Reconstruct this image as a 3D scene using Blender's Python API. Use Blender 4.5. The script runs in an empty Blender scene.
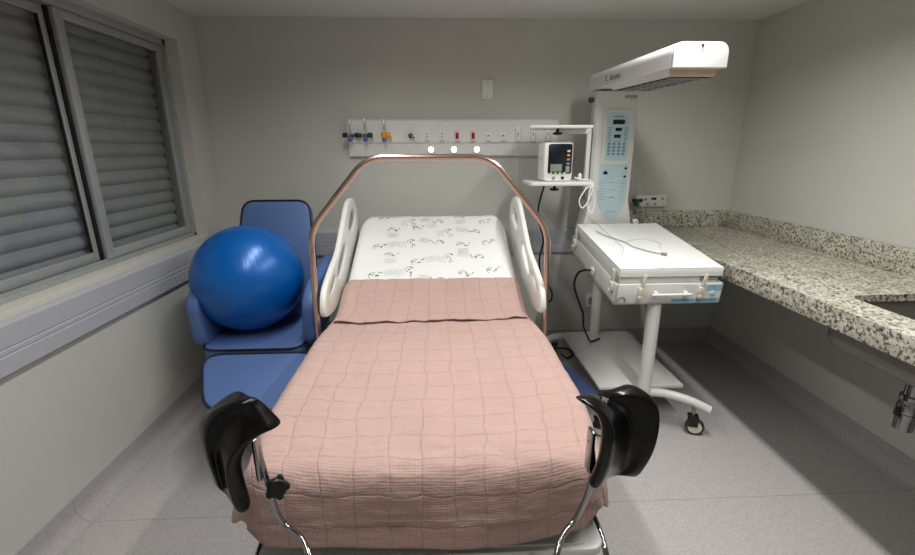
import bpy, bmesh, math, random
from mathutils import Vector, Matrix, noise
random.seed(4)
SC = bpy.context.scene
COL = SC.collection
PI = math.pi
V = Vector

# ------------------------------------------------------------------ materials
def newmat(name):
    m = bpy.data.materials.new(name); m.use_nodes = True
    nt = m.node_tree; nt.nodes.clear()
    out = nt.nodes.new('ShaderNodeOutputMaterial')
    bs = nt.nodes.new('ShaderNodeBsdfPrincipled')
    nt.links.new(bs.outputs[0], out.inputs[0])
    return m, nt, bs

def srgb(c):
    return tuple(((x/255)/12.92 if x/255 <= .04045 else ((x/255+.055)/1.055)**2.4) for x in c) + (1,)

def mat(name, rgb, rough=.5, metal=0, var=.06, scale=30, bump=0, coat=0, spec=.5, bscale=None):
    """solid colour with a little procedural mottling"""
    m, nt, bs = newmat(name)
    c = srgb(rgb)
    n = nt.nodes.new('ShaderNodeTexNoise'); n.inputs['Scale'].default_value = scale; n.inputs['Detail'].default_value = 4
    tc = nt.nodes.new('ShaderNodeTexCoord'); nt.links.new(tc.outputs['Object'], n.inputs['Vector'])
    r = nt.nodes.new('ShaderNodeValToRGB')
    r.color_ramp.elements[0].position = .3; r.color_ramp.elements[1].position = .7
    r.color_ramp.elements[0].color = tuple(x*(1-var) for x in c[:3])+(1,)
    r.color_ramp.elements[1].color = tuple(min(1, x*(1+var)) for x in c[:3])+(1,)
    nt.links.new(n.outputs['Fac'], r.inputs[0]); nt.links.new(r.outputs[0], bs.inputs['Base Color'])
    bs.inputs['Roughness'].default_value = rough; bs.inputs['Metallic'].default_value = metal
    bs.inputs['Coat Weight'].default_value = coat; bs.inputs['Specular IOR Level'].default_value = spec
    if bump:
        b = nt.nodes.new('ShaderNodeBump'); b.inputs['Strength'].default_value = bump; b.inputs['Distance'].default_value = .002
        n2 = nt.nodes.new('ShaderNodeTexNoise'); n2.inputs['Scale'].default_value = bscale or scale*6
        nt.links.new(tc.outputs['Object'], n2.inputs['Vector']); nt.links.new(n2.outputs['Fac'], b.inputs['Height'])
        nt.links.new(b.outputs[0], bs.inputs['Normal'])
    return m

def glassmat(name, tint=(1, 1, 1), refl=1.0, rough=.03, base=.04):
    m = bpy.data.materials.new(name); m.use_nodes = True
    nt = m.node_tree; nt.nodes.clear()
    out = nt.nodes.new('ShaderNodeOutputMaterial')
    mix = nt.nodes.new('ShaderNodeMixShader'); tr = nt.nodes.new('ShaderNodeBsdfTransparent'); gl = nt.nodes.new('ShaderNodeBsdfGlossy')
    lw = nt.nodes.new('ShaderNodeLayerWeight'); fr = nt.nodes.new('ShaderNodeMath'); fr.operation = 'POWER'; fr.inputs[1].default_value = 5; nt.links.new(lw.outputs['Facing'], fr.inputs[0])
    mul = nt.nodes.new('ShaderNodeMath'); mul.operation = 'MULTIPLY_ADD'; mul.inputs[1].default_value = refl; mul.inputs[2].default_value = base; mul.use_clamp = True
    tr.inputs[0].default_value = tint+(1,); gl.inputs['Roughness'].default_value = rough
    nt.links.new(fr.outputs[0], mul.inputs[0]); nt.links.new(mul.outputs[0], mix.inputs[0])
    nt.links.new(tr.outputs[0], mix.inputs[1]); nt.links.new(gl.outputs[0], mix.inputs[2]); nt.links.new(mix.outputs[0], out.inputs[0])
    return m

def emis(name, rgb, s):
    m, nt, bs = newmat(name)
    bs.inputs['Base Color'].default_value = srgb(rgb)
    bs.inputs['Emission Color'].default_value = srgb(rgb); bs.inputs['Emission Strength'].default_value = s
    return m

M = {}
M['wall'] = mat('grey wall paint', (198, 198, 190), .6, var=.02, scale=3, bump=.12, bscale=260)
M['ceil'] = mat('ceiling paint', (216, 216, 212), .8, var=.015, scale=3)
M['sill'] = mat('cream sill', (205, 203, 192), .5, var=.03)
M['rail'] = mat('grey vinyl rail', (178, 179, 184), .45, var=.02)
M['raild'] = mat('rail groove shadow', (110, 112, 116), .6)
M['alu'] = mat('window aluminium', (172, 175, 174), .42, .3, var=.05)
M['slat'] = mat('shutter slat grey', (160, 165, 166), .42, .1, var=.08, scale=8)
M['dark'] = mat('dark gasket', (18, 18, 18), .6)
M['white'] = mat('white enamel', (222, 222, 218), .35, var=.015)
M['whitep'] = mat('white plastic', (226, 226, 220), .42, var=.015)
M['cream'] = mat('cream plastic', (216, 210, 192), .42, var=.02)
M['greyp'] = mat('grey plastic', (140, 142, 142), .5)
M['black'] = mat('black plastic', (14, 14, 15), .45)
M['cable'] = mat('black cable rubber', (12, 12, 12), .5)
M['chrome'] = mat('chrome', (160, 160, 160), .09, 1, var=.02)
M['steel'] = mat('brushed steel', (150, 148, 142), .3, 1, var=.06, scale=60)
M['steeld'] = mat('satin steel bowl', (128, 124, 118), .36, .35, var=.08, scale=10)
M['copper'] = mat('copper tinted chrome', (206, 184, 172), .24, 1, var=.03)
M['vinylb'] = mat('blue upholstery vinyl', (84, 110, 160), .5, var=.03, bump=.15, bscale=300)
M['vinyln'] = mat('navy upholstery vinyl', (44, 56, 94), .5, var=.03, bump=.15, bscale=300)
M['piping'] = mat('dark piping', (20, 22, 30), .5)
M['pad'] = mat('black moulded polyurethane', (7, 7, 8), .2, var=.1, scale=12, bump=.06, bscale=90, spec=.4)
M['sheetw'] = mat('white cotton sheet', (232, 233, 231), .85, var=.012, scale=8, bump=.2, bscale=400)
M['ink'] = mat('dark print ink', (52, 56, 52), .9)
M['inkm'] = mat('mid print ink', (128, 130, 122), .9)
M['inkg'] = mat('grey print ink', (200, 201, 199), .9)
M['inky'] = mat('olive print ink', (150, 150, 70), .9)
M['bluep'] = mat('pale blue panel foil', (192, 217, 224), .4, var=.03)
M['blued'] = mat('mid blue print', (112, 156, 172), .5)
M['bluel'] = mat('teal label print', (150, 190, 204), .5)
M['screen'] = mat('dark display', (22, 26, 36), .2)
M['lcd'] = mat('lcd green grey', (130, 142, 128), .3)
M['green'] = mat('oxygen green', (20, 82, 46), .4)
M['greend'] = mat('dark green knob', (16, 40, 26), .4)
M['yellow'] = mat('yellow valve', (222, 160, 26), .4)
M['violet'] = mat('violet base', (92, 88, 170), .4)
M['red'] = mat('red socket', (150, 28, 34), .45)
M['pink'] = mat('pale pink print', (224, 206, 204), .6)
M['grille'] = mat('dark heater grille', (44, 40, 36), .5, .4)
M['amber'] = mat('amber quartz guard', (196, 172, 150), .3, var=.08, scale=14)
M['clear'] = glassmat('clear acrylic', (.97, .98, .97), .5, .02, .02)
M['edge'] = glassmat('acrylic bright edge', (.86, .88, .85), 1.0, .3, .2)
M['pane'] = glassmat('window pane', (.93, .93, .93), .7, .02, .04)
M['flask'] = glassmat('clear flask', (.9, .94, .96), 1.0, .15, .22)
M['lamp'] = emis('lamp lens', (255, 255, 250), 9)
M['rubber'] = mat('grey caster tyre', (52, 52, 52), .6)

def floor_material(dark=1.0):
    m, nt, bs = newmat('speckled vinyl floor')
    tc = nt.nodes.new('ShaderNodeTexCoord')
    n = nt.nodes.new('ShaderNodeTexNoise'); n.inputs['Scale'].default_value = 150; n.inputs['Detail'].default_value = 3
    nt.links.new(tc.outputs['Object'], n.inputs['Vector'])
    r = nt.nodes.new('ShaderNodeValToRGB'); e = r.color_ramp.elements
    a = srgb((168, 163, 162)); b = srgb((184, 179, 178))
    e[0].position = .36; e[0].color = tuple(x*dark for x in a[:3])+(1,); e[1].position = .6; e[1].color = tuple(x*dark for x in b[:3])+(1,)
    nt.links.new(n.outputs['Fac'], r.inputs[0])
    # welded seam across the floor at y = 1.66
    sep = nt.nodes.new('ShaderNodeSeparateXYZ'); geo = nt.nodes.new('ShaderNodeNewGeometry'); nt.links.new(geo.outputs['Position'], sep.inputs[0])
    d = nt.nodes.new('ShaderNodeMath'); d.operation = 'SUBTRACT'; d.inputs[1].default_value = 1.66; nt.links.new(sep.outputs[1], d.inputs[0])
    ab = nt.nodes.new('ShaderNodeMath'); ab.operation = 'ABSOLUTE'; nt.links.new(d.outputs[0], ab.inputs[0])
    lt = nt.nodes.new('ShaderNodeMath'); lt.operation = 'LESS_THAN'; lt.inputs[1].default_value = .003; nt.links.new(ab.outputs[0], lt.inputs[0])
    ml = nt.nodes.new('ShaderNodeMath'); ml.operation = 'MULTIPLY'; ml.inputs[1].default_value = .35; nt.links.new(lt.outputs[0], ml.inputs[0])
    mx = nt.nodes.new('ShaderNodeMix'); mx.data_type = 'RGBA'
    nt.links.new(ml.outputs[0], mx.inputs[0]); nt.links.new(r.outputs[0], mx.inputs[6]); mx.inputs[7].default_value = srgb((120, 118, 115))
    nt.links.new(mx.outputs[2], bs.inputs['Base Color'])
    bs.inputs['Roughness'].default_value = .42; bs.inputs['Specular IOR Level'].default_value = .35
    return m
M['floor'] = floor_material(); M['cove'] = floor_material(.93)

def granite():
    m, nt, bs = newmat('speckled granite')
    tc = nt.nodes.new('ShaderNodeTexCoord')
    n1 = nt.nodes.new('ShaderNodeTexNoise'); n1.inputs['Scale'].default_value = 14; n1.inputs['Detail'].default_value = 5
    n2 = nt.nodes.new('ShaderNodeTexNoise'); n2.inputs['Scale'].default_value = 105; n2.inputs['Detail'].default_value = 3; n2.inputs['Roughness'].default_value = .6
    n3 = nt.nodes.new('ShaderNodeTexNoise'); n3.inputs['Scale'].default_value = 62; n3.inputs['Detail'].default_value = 2
    for n in (n1, n2, n3): nt.links.new(tc.outputs['Object'], n.inputs['Vector'])
    def ramp(n, stops):
        r = nt.nodes.new('ShaderNodeValToRGB'); e = r.color_ramp.elements
        e[0].position, e[0].color = stops[0][0], srgb(stops[0][1]); e[1].position, e[1].color = stops[-1][0], srgb(stops[-1][1])
        for p, c in stops[1:-1]:
            x = e.new(p); x.color = srgb(c)
        nt.links.new(n.outputs['Fac'], r.inputs[0]); return r
    base = ramp(n1, [(.35, (186, 182, 166)), (.65, (212, 208, 194))])
    g = ramp(n3, [(.36, (140, 138, 130)), (.5, (255, 255, 255))])
    b = ramp(n2, [(.31, (50, 49, 47)), (.39, (146, 143, 134)), (.46, (255, 255, 255))])
    def mulc(a, b_):
        x = nt.nodes.new('ShaderNodeMix'); x.data_type = 'RGBA'; x.blend_type = 'MULTIPLY'; x.inputs[0].default_value = 1
        nt.links.new(a, x.inputs[6]); nt.links.new(b_, x.inputs[7]); return x.outputs[2]
    nt.links.new(mulc(mulc(base.outputs[0], g.outputs[0]), b.outputs[0]), bs.inputs['Base Color'])
    bs.inputs['Roughness'].default_value = .28
    return m
M['granite'] = granite()

def quilt_material():
    m, nt, bs = newmat('dusty pink waffle quilt')
    uv = nt.nodes.new('ShaderNodeUVMap'); uv.uv_map = 'UVMap'
    sep = nt.nodes.new('ShaderNodeSeparateXYZ')
    # wobble
    nz = nt.nodes.new('ShaderNodeTexNoise'); nz.inputs['Scale'].default_value = 6; nz.inputs['Detail'].default_value = 3
    nt.links.new(uv.outputs[0], nz.inputs['Vector'])
    sb = nt.nodes.new('ShaderNodeVectorMath'); sb.operation = 'SUBTRACT'; sb.inputs[1].default_value = (.5, .5, .5); nt.links.new(nz.outputs['Color'], sb.inputs[0])
    sc = nt.nodes.new('ShaderNodeVectorMath'); sc.operation = 'SCALE'; sc.inputs['Scale'].default_value = .06; nt.links.new(sb.outputs[0], sc.inputs[0])
    ad = nt.nodes.new('ShaderNodeVectorMath'); ad.operation = 'ADD'; nt.links.new(uv.outputs[0], ad.inputs[0]); nt.links.new(sc.outputs[0], ad.inputs[1])
    nt.links.new(ad.outputs[0], sep.inputs[0])
    def M2(op, a, b=None):
        x = nt.nodes.new('ShaderNodeMath'); x.operation = op
        if hasattr(a, 'node'): nt.links.new(a, x.inputs[0])
        else: x.inputs[0].default_value = a
        if b is not None:
            if hasattr(b, 'node'): nt.links.new(b, x.inputs[1])
            else: x.inputs[1].default_value = b
        return x.outputs[0]
    def seam(o, period, off, w):
        x = M2('MULTIPLY', M2('ADD', o, off), 1/period)
        f = M2('ABSOLUTE', M2('SUBTRACT', M2('FRACT', x), .5))     # .5 at seams
        d = M2('MULTIPLY', M2('SUBTRACT', .5, f), period)          # distance
        return M2('SUBTRACT', 1.0, M2('SMOOTH_MIN', M2('DIVIDE', d, w), 1.0))
    s1 = seam(sep.outputs[0], .125, 10.03, .006); s2 = seam(sep.outputs[1], .105, 10.0, .005)
    s = M2('MAXIMUM', s1, s2); s = M2('MAXIMUM', s, 0.0)
    mx = nt.nodes.new('ShaderNodeMix'); mx.data_type = 'RGBA'
    nt.links.new(M2('MULTIPLY', s, .15), mx.inputs[0]); mx.inputs[6].default_value = srgb((186, 156, 148)); mx.inputs[7].default_value = srgb((130, 98, 95))
    # fine waffle
    sp2 = nt.nodes.new('ShaderNodeSeparateXYZ'); nt.links.new(uv.outputs[0], sp2.inputs[0])
    wx = M2('SINE', M2('MULTIPLY', sp2.outputs[0], 2*PI/.0085)); wy = M2('SINE', M2('MULTIPLY', sp2.outputs[1], 2*PI/.0085))
    waf = M2('MULTIPLY', M2('ADD', wx, wy), .5)
    nzc = nt.nodes.new('ShaderNodeTexNoise'); nzc.inputs['Scale'].default_value = 5; nt.links.new(uv.outputs[0], nzc.inputs['Vector'])
    hsv = nt.nodes.new('ShaderNodeHueSaturation'); nt.links.new(mx.outputs[2], hsv.inputs['Color'])
    nt.links.new(M2('ADD', M2('ADD', .93, M2('MULTIPLY', nzc.outputs['Fac'], .12)), M2('MULTIPLY', waf, .025)), hsv.inputs['Value'])
    nt.links.new(hsv.outputs[0], bs.inputs['Base Color'])
    # crinkles
    mp = nt.nodes.new('ShaderNodeMapping'); mp.inputs['Scale'].default_value = (9, 26, 1); nt.links.new(ad.outputs[0], mp.inputs[0])
    cr = nt.nodes.new('ShaderNodeTexNoise'); cr.inputs['Scale'].default_value = 1.6; cr.inputs['Detail'].default_value = 3; nt.links.new(mp.outputs[0], cr.inputs['Vector'])
    h = M2('ADD', M2('MULTIPLY', cr.outputs['Fac'], .55), M2('ADD', M2('MULTIPLY', waf, .05), M2('MULTIPLY', s, -.22)))
    b = nt.nodes.new('ShaderNodeBump'); b.inputs['Strength'].default_value = .75; b.inputs['Distance'].default_value = .012
    nt.links.new(h, b.inputs['Height']); nt.links.new(b.outputs[0], bs.inputs['Normal'])
    bs.inputs['Roughness'].default_value = .9; bs.inputs['Specular IOR Level'].default_value = .15
    bs.inputs['Sheen Weight'].default_value = .15
    return m
M['quilt'] = quilt_material()

def ball_material():
    m, nt, bs = newmat('blue pvc ball')
    tc = nt.nodes.new('ShaderNodeTexCoord'); sep = nt.nodes.new('ShaderNodeSeparateXYZ')
    rot = nt.nodes.new('ShaderNodeMapping'); rot.inputs['Rotation'].default_value = (.55, .5, .2); nt.links.new(tc.outputs['Object'], rot.inputs[0])
    nt.links.new(rot.outputs[0], sep.inputs[0])
    w = nt.nodes.new('ShaderNodeMath'); w.operation = 'MULTIPLY'; w.inputs[1].default_value = 2*PI/.017; nt.links.new(sep.outputs[1], w.inputs[0])
    s = nt.nodes.new('ShaderNodeMath'); s.operation = 'SINE'; nt.links.new(w.outputs[0], s.inputs[0])
    p = nt.nodes.new('ShaderNodeMath'); p.operation = 'POWER'; p.inputs[1].default_value = 8
    mx = nt.nodes.new('ShaderNodeMath'); mx.operation = 'MAXIMUM'; mx.inputs[1].default_value = 0; nt.links.new(s.outputs[0], mx.inputs[0]); nt.links.new(mx.outputs[0], p.inputs[0])
    b = nt.nodes.new('ShaderNodeBump'); b.inputs['Strength'].default_value = .1; b.inputs['Distance'].default_value = .003
    nt.links.new(p.outputs[0], b.inputs['Height']); nt.links.new(b.outputs[0], bs.inputs['Normal'])
    n = nt.nodes.new('ShaderNodeTexNoise'); n.inputs['Scale'].default_value = 5; nt.links.new(tc.outputs['Object'], n.inputs['Vector'])
    r = nt.nodes.new('ShaderNodeValToRGB'); r.color_ramp.elements[0].color = srgb((0, 84, 164)); r.color_ramp.elements[1].color = srgb((2, 104, 188))
    nt.links.new(n.outputs['Fac'], r.inputs[0]); nt.links.new(r.outputs[0], bs.inputs['Base Color'])
    bs.inputs['Roughness'].default_value = .3; bs.inputs['Metallic'].default_value = .15; bs.inputs['Specular IOR Level'].default_value = .6
    return m
M['ball'] = ball_material()

# ------------------------------------------------------------------ mesh builder
class B:
    """collects shapes, then links them as ONE mesh object"""
    def __init__(s, X=None):
        s.bm = bmesh.new(); s.mats = []; s.X = X; s.uv = None
    def mi(s, m):
        if m not in s.mats: s.mats.append(m)
        return s.mats.index(m)
    def _v(s, p):
        p = V(p); return s.bm.verts.new(s.X @ p if s.X else p)
    def add(s, tmp, m, X=None):
        i = s.mi(m); mp = {}
        for v in tmp.verts:
            p = X @ v.co if X else v.co.copy()
            mp[v] = s._v(p)
        for f in tmp.faces:
            try:
                nf = s.bm.faces.new([mp[v] for v in f.verts]); nf.material_index = i
            except ValueError: pass
        tmp.free()
    def box(s, c, size, m, bev=0, R=None, seg=2):
        t = bmesh.new(); bmesh.ops.create_cube(t, size=1)
        for v in t.verts: v.co = V((v.co.x*size[0], v.co.y*size[1], v.co.z*size[2]))
        if bev: bmesh.ops.bevel(t, geom=t.edges[:]+t.verts[:], offset=bev, segments=seg, affect='EDGES', profile=.5)
        X = Matrix.Translation(V(c)) @ (R.to_4x4() if R else Matrix.Identity(4))
        s.add(t, m, X); return s
    def bb(s, a, b, m, bev=0):
        a, b = V(a), V(b); return s.box((a+b)/2, tuple(abs(x) for x in (b-a)), m, bev)
    def tube(s, pts, r, m, seg=12, caps=True, closed=False):
        i = s.mi(m); pts = [V(p) for p in pts]; n = len(pts); rings = []
        up = None
        for k, p in enumerate(pts):
            if closed: t = pts[(k+1) % n]-pts[k-1]
            else: t = pts[min(k+1, n-1)]-pts[max(k-1, 0)]
            t.normalize()
            if up is None:
                up = V((0, 0, 1)) if abs(t.z) < .9 else V((1, 0, 0))
            up = (up - t*up.dot(t)); up.normalize(); sd = t.cross(up)
            rr = r[k] if isinstance(r, (list, tuple)) else r
            rings.append([s._v(p+(up*math.cos(a)+sd*math.sin(a))*rr) for a in [2*PI*j/seg for j in range(seg)]])
        for k in range(n if closed else n-1):
            a, b = rings[k], rings[(k+1) % n]
            for j in range(seg):
                f = s.bm.faces.new((a[j], a[(j+1) % seg], b[(j+1) % seg], b[j])); f.material_index = i
        if caps and not closed:
            for rg in (rings[0][::-1], rings[-1]):
                try: f = s.bm.faces.new(rg); f.material_index = i
                except ValueError: pass
        return s
    def cyl(s, a, b, r, m, seg=20, r2=None):
        return s.tube([a, b], [r, r if r2 is None else r2], m, seg)
    def lathe(s, prof, c, m, seg=24, axis='Z', R=None):
        i = s.mi(m); c = V(c); rings = []
        Q = R if R else {'Z': Matrix.Identity(3), 'Y': Matrix.Rotation(-PI/2, 3, 'X'), 'X': Matrix.Rotation(PI/2, 3, 'Y')}[axis]
        for r, h in prof:
            rings.append([s._v(c+Q @ V((max(r, 1e-5)*math.cos(2*PI*j/seg), max(r, 1e-5)*math.sin(2*PI*j/seg), h))) for j in range(seg)])
        for a, b in zip(rings, rings[1:]):
            for j in range(seg):
                f = s.bm.faces.new((a[j], a[(j+1) % seg], b[(j+1) % seg], b[j])); f.material_index = i
        for rg in (rings[0][::-1], rings[-1]):
            f = s.bm.faces.new(rg); f.material_index = i
        return s
    def prism(s, outline, o, u, w, n, th, m, bev=0, seg=2, holes=None):
        """outline (a,b) in plane o + a*u + b*w, extruded th along n"""
        o, u, w, n = V(o), V(u).normalized(), V(w).normalized(), V(n).normalized()
        t = bmesh.new()
        vs = [t.verts.new(o+u*a+w*b) for a, b in outline]
        f = t.faces.new(vs)
        r = bmesh.ops.extrude_face_region(t, geom=[f])
        ev = [e for e in r['geom'] if isinstance(e, bmesh.types.BMVert)]
        for v in ev: v.co += n*th
        bmesh.ops.recalc_face_normals(t, faces=t.faces[:])
        if bev:
            es = [e for e in t.edges if abs((e.verts[0].co-e.verts[1].co).normalized().dot(n)) < .5]
            bmesh.ops.bevel(t, geom=es, offset=bev, segments=seg, affect='EDGES', profile=.5)
        s.add(t, m); return s
    def grid(s, fn, nu, nv, m, close_u=False, uvfn=None):
        i = s.mi(m)
        P = [[s._v(fn(a/(nu-1) if not close_u else a/nu, b/(nv-1))) for b in range(nv)] for a in range(nu)]
        if uvfn and s.uv is None: s.uv = s.bm.loops.layers.uv.new('UVMap')
        for a in range(nu if close_u else nu-1):
            for b in range(nv-1):
                f = s.bm.faces.new((P[a][b], P[(a+1) % nu][b], P[(a+1) % nu][b+1], P[a][b+1])); f.material_index = i
                if uvfn:
                    for l, (x, y) in zip(f.loops, ((a, b), (a+1, b), (a+1, b+1), (a, b+1))):
                        l[s.uv].uv = uvfn(x/(nu-1), y/(nv-1))
        return s
    def poly(s, pts, m):
        i = s.mi(m); f = s.bm.faces.new([s._v(p) for p in pts]); f.material_index = i; return s
    def text(s, txt, o, u, w, size, m, align='LEFT', depth=.0006, bold=0):
        cu = bpy.data.curves.new('lettering', 'FONT'); cu.body = txt; cu.size = size; cu.extrude = depth; cu.align_x = align; cu.offset = bold; cu.resolution_u = 2
        ob = bpy.data.objects.new('lettering', cu); COL.objects.link(ob)
        dg = bpy.context.evaluated_depsgraph_get(); me = bpy.data.meshes.new_from_object(ob.evaluated_get(dg))
        t = bmesh.new(); t.from_mesh(me)
        u, w = V(u).normalized(), V(w).normalized(); n = u.cross(w)
        X = Matrix.Translation(V(o)) @ Matrix((u, w, n)).transposed().to_4x4()
        s.add(t, m, X)
        bpy.data.objects.remove(ob); bpy.data.curves.remove(cu); bpy.data.meshes.remove(me)
        return s
    def build(s, name, parent=None, smooth=35, recalc=True, mods=None, base=False):
        bm = s.bm
        if recalc: bmesh.ops.recalc_face_normals(bm, faces=bm.faces[:])
        for f in bm.faces: f.smooth = True
        me = bpy.data.meshes.new(name)
        lo = V((min(v.co.x for v in bm.verts), min(v.co.y for v in bm.verts), min(v.co.z for v in bm.verts)))
        hi = V((max(v.co.x for v in bm.verts), max(v.co.y for v in bm.verts), max(v.co.z for v in bm.verts)))
        c = (lo+hi)/2
        if base: c.z = lo.z
        bmesh.ops.translate(bm, verts=bm.verts[:], vec=-c)
        bm.to_mesh(me); bm.free()
        for m in s.mats: me.materials.append(M[m])
        if smooth < 180: me.set_sharp_from_angle(angle=math.radians(smooth))
        o = bpy.data.objects.new(name, me); COL.objects.link(o)
        if parent:
            o.parent = parent; wp = V((0, 0, 0)); p = parent
            while p: wp += p.location; p = p.parent
            o.location = c-wp
        else: o.location = c
        return o

def tag(o, label=None, cat=None, group=None, kind=None):
    if label: o['label'] = label
    if cat: o['category'] = cat
    if group: o['group'] = group
    if kind: o['kind'] = kind
    return o
def thing(name, loc, label, cat, group=None):
    o = bpy.data.objects.new(name, None); o.empty_display_size = .1; COL.objects.link(o); o.location = loc
    return tag(o, label, cat, group)
def struct(o): o['kind'] = 'structure'; return o
def dup(root, loc, label, group=None):
    r = root.copy(); COL.objects.link(r); r.location = loc; r['label'] = label
    if group: r['group'] = group
    for ch in list(root.children):
        c = ch.copy(); COL.objects.link(c); c.parent = r
        for g in ch.children:
            d = g.copy(); COL.objects.link(d); d.parent = c
    return r
def catmull(pts, n=8):
    pts = [V(p) for p in pts]; P = [pts[0]*2-pts[1]]+pts+[pts[-1]*2-pts[-2]]; out = []
    for k in range(1, len(P)-2):
        a, b, c, d = P[k-1:k+3]
        for j in range(n):
            t = j/n
            out.append(.5*((2*b)+(c-a)*t+(2*a-5*b+4*c-d)*t*t+(3*b-a-3*c+d)*t**3))
    return out+[pts[-1]]
def fillet(pts, r, n=6):
    """round the corners of a polyline"""
    pts = [V(p) for p in pts]; out = [pts[0]]
    for a, b, c in zip(pts, pts[1:], pts[2:]):
        d1, d2 = (a-b), (c-b); k = min(r, d1.length*.49, d2.length*.49)
        p, q = b+d1.normalized()*k, b+d2.normalized()*k
        for j in range(n+1):
            t = j/n; out.append(p*(1-t)**2+b*2*t*(1-t)+q*t*t)
    return out+[pts[-1]]
def rrect(w, h, r, n=6, cx=0, cy=0):
    o = []
    for sx, sy, a0 in ((1, 1, 0), (-1, 1, 90), (-1, -1, 180), (1, -1, 270)):
        for j in range(n+1):
            a = math.radians(a0+90*j/n); o.append((cx+sx*(w/2-r)+r*math.cos(a), cy+sy*(h/2-r)+r*math.sin(a)))
    return o
def nz(x, y, z=0): return noise.noise(V((x, y, z)))
def sstep(a, b, x):
    t = max(0, min(1, (x-a)/(b-a))); return t*t*(3-2*t)

# ------------------------------------------------------------------ room
XL, XR, YB, YF, ZC = -1.6, 2.27, 3.4, -1.2, 2.42
struct(B().bb((XL-.2, YF-.1, -.1), (XR+.1, YB+.1, 0), 'floor').build('floor'))
struct(B().bb((XL-.2, YF-.1, ZC), (XR+.1, YB+.1, ZC+.1), 'ceil').build('ceiling'))
struct(B().bb((XL-.2, YB, 0), (XR+.1, YB+.1, ZC), 'wall').build('wall_back'))
struct(B().bb((XR, YF, 0), (XR+.1, YB, ZC), 'wall').build('wall_right'))
struct(B().bb((XL-.2, YF-.1, 0), (XR+.1, YF, ZC), 'wall').build('wall_front'))
WY0, WY1, WZ0, WZ1 = .85, 3.15, 1.0, 2.224
w = B()
w.bb((XL-.2, YF, 0), (XL, YB, WZ0-.035), 'wall').bb((XL-.2, YF, WZ1), (XL, YB, ZC), 'wall')
w.bb((XL-.2, YF, WZ0-.035), (XL, WY0, WZ1), 'wall').bb((XL-.2, WY1, WZ0-.035), (XL, YB, WZ1), 'wall')
struct(w.build('wall_left'))
# cream sill board under the window
struct(B().bb((XL-.2, WY0, WZ0-.034), (XL+.004, WY1-.001, WZ0), 'sill', .003).build('trim_1'))
# bumper rails with grooves
def rail_board(name, a, b, n):
    bd = B(); a, b, n = V(a), V(b), V(n); d = (b-a); L = d.length; d.normalize()
    prof = [(0, 0), (.0, .018), (.012, .026), (.075, .026), (.079, .022), (.084, .026), (.098, .026), (.102, .022), (.107, .026), (.185, .026), (.2, .018), (.2, 0)]
    def fn(u, v):
        z, o = prof[min(len(prof)-1, int(round(v*(len(prof)-1))))]
        return a+d*L*u+n*o+V((0, 0, z))
    bd.grid(fn, 2, len(prof), 'rail')
    return struct(bd.build(name, smooth=25))
rail_board('trim_2', (XL+.0005, YF, .772), (XL+.0005, YB-.03, .772), (1, 0, 0))
rail_board('trim_3', (XL, YB-.0005, .777), (1.5, YB-.0005, .777), (0, -1, 0))
# coved skirting of floor vinyl
def cove(name, a, b, n):
    bd = B(); a, b, n = V(a), V(b), V(n)
    prof = [(.0005, .12), (.005, .12), (.005, .07)]+[(.005+.065*(1-math.cos(t)), .07-.069*math.sin(t)) for t in [PI/2*k/8 for k in range(1, 9)]]
    bd.grid(lambda u, v: a.lerp(b, u)+n*prof[int(round(v*(len(prof)-1)))][0]+V((0, 0, prof[int(round(v*(len(prof)-1)))][1])), 2, len(prof), 'cove')
    return struct(bd.build(name, smooth=60))
cove('baseboard_left', (XL, YF, 0), (XL, YB, 0), (1, 0, 0))
cove('baseboard_back', (XL, YB, 0), (XR, YB, 0), (0, -1, 0))
cove('baseboard_right', (XR, YF, 0), (XR, YB, 0), (-1, 0, 0))

# window: aluminium frame, two sliding sashes with panes, shutter slats outside
win = bpy.data.objects.new('window_1', None); COL.objects.link(win); win.location = (-1.72, 2.0, WZ0); struct(win)
f = B(); x0, x1 = -1.77, -1.675
f.bb((x0, WY0, WZ0), (x1, WY1, WZ0+.022), 'alu', .002).bb((x0, WY0, WZ1-.04), (x1, WY1, WZ1), 'alu', .002)
f.bb((x0, WY1-.028, WZ0), (x1, WY1, WZ1), 'alu', .002).bb((x0, WY0, WZ0), (x1, WY0+.03, WZ1), 'alu', .002)
for xx in (-1.70, -1.735): f.bb((xx-.003, WY0+.03, WZ0+.022), (xx+.003, WY1-.028, WZ0+.032), 'alu')
f.build('window_frame', win)
def sash(xc, ya, yb, left):
    s = B(); z0, z1 = WZ0+.03, WZ1-.042; t = .012
    ws = .05
    s.bb((xc-t, ya, z0), (xc+t, ya+ws, z1), 'alu', .003).bb((xc-t, yb-ws, z0), (xc+t, yb, z1), 'alu', .003)
    s.bb((xc-t, ya+ws, z0), (xc+t, yb-ws, z0+.045), 'alu', .003).bb((xc-t, ya+ws, z1-.04), (xc+t, yb-ws, z1), 'alu', .003)
    for k in (.012, .03): s.bb((xc+t, yb-ws+k, z0), (xc+t+.004, yb-ws+k+.006, z1), 'alu')
    if left: s.bb((xc-t*.6, yb-ws-.004, z0+.045), (xc+t*.6, yb-ws, z1-.04), 'dark')
    o = s.build('window_sash', win)
    B().bb((xc-.002, ya+ws, z0+.045), (xc+.002, yb-ws, z1-.04), 'pane').build('window_pane', o)
sash(-1.735, WY0+.03, 2.32, True)
sash(-1.70, 2.31, WY1-.028, False)
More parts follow.
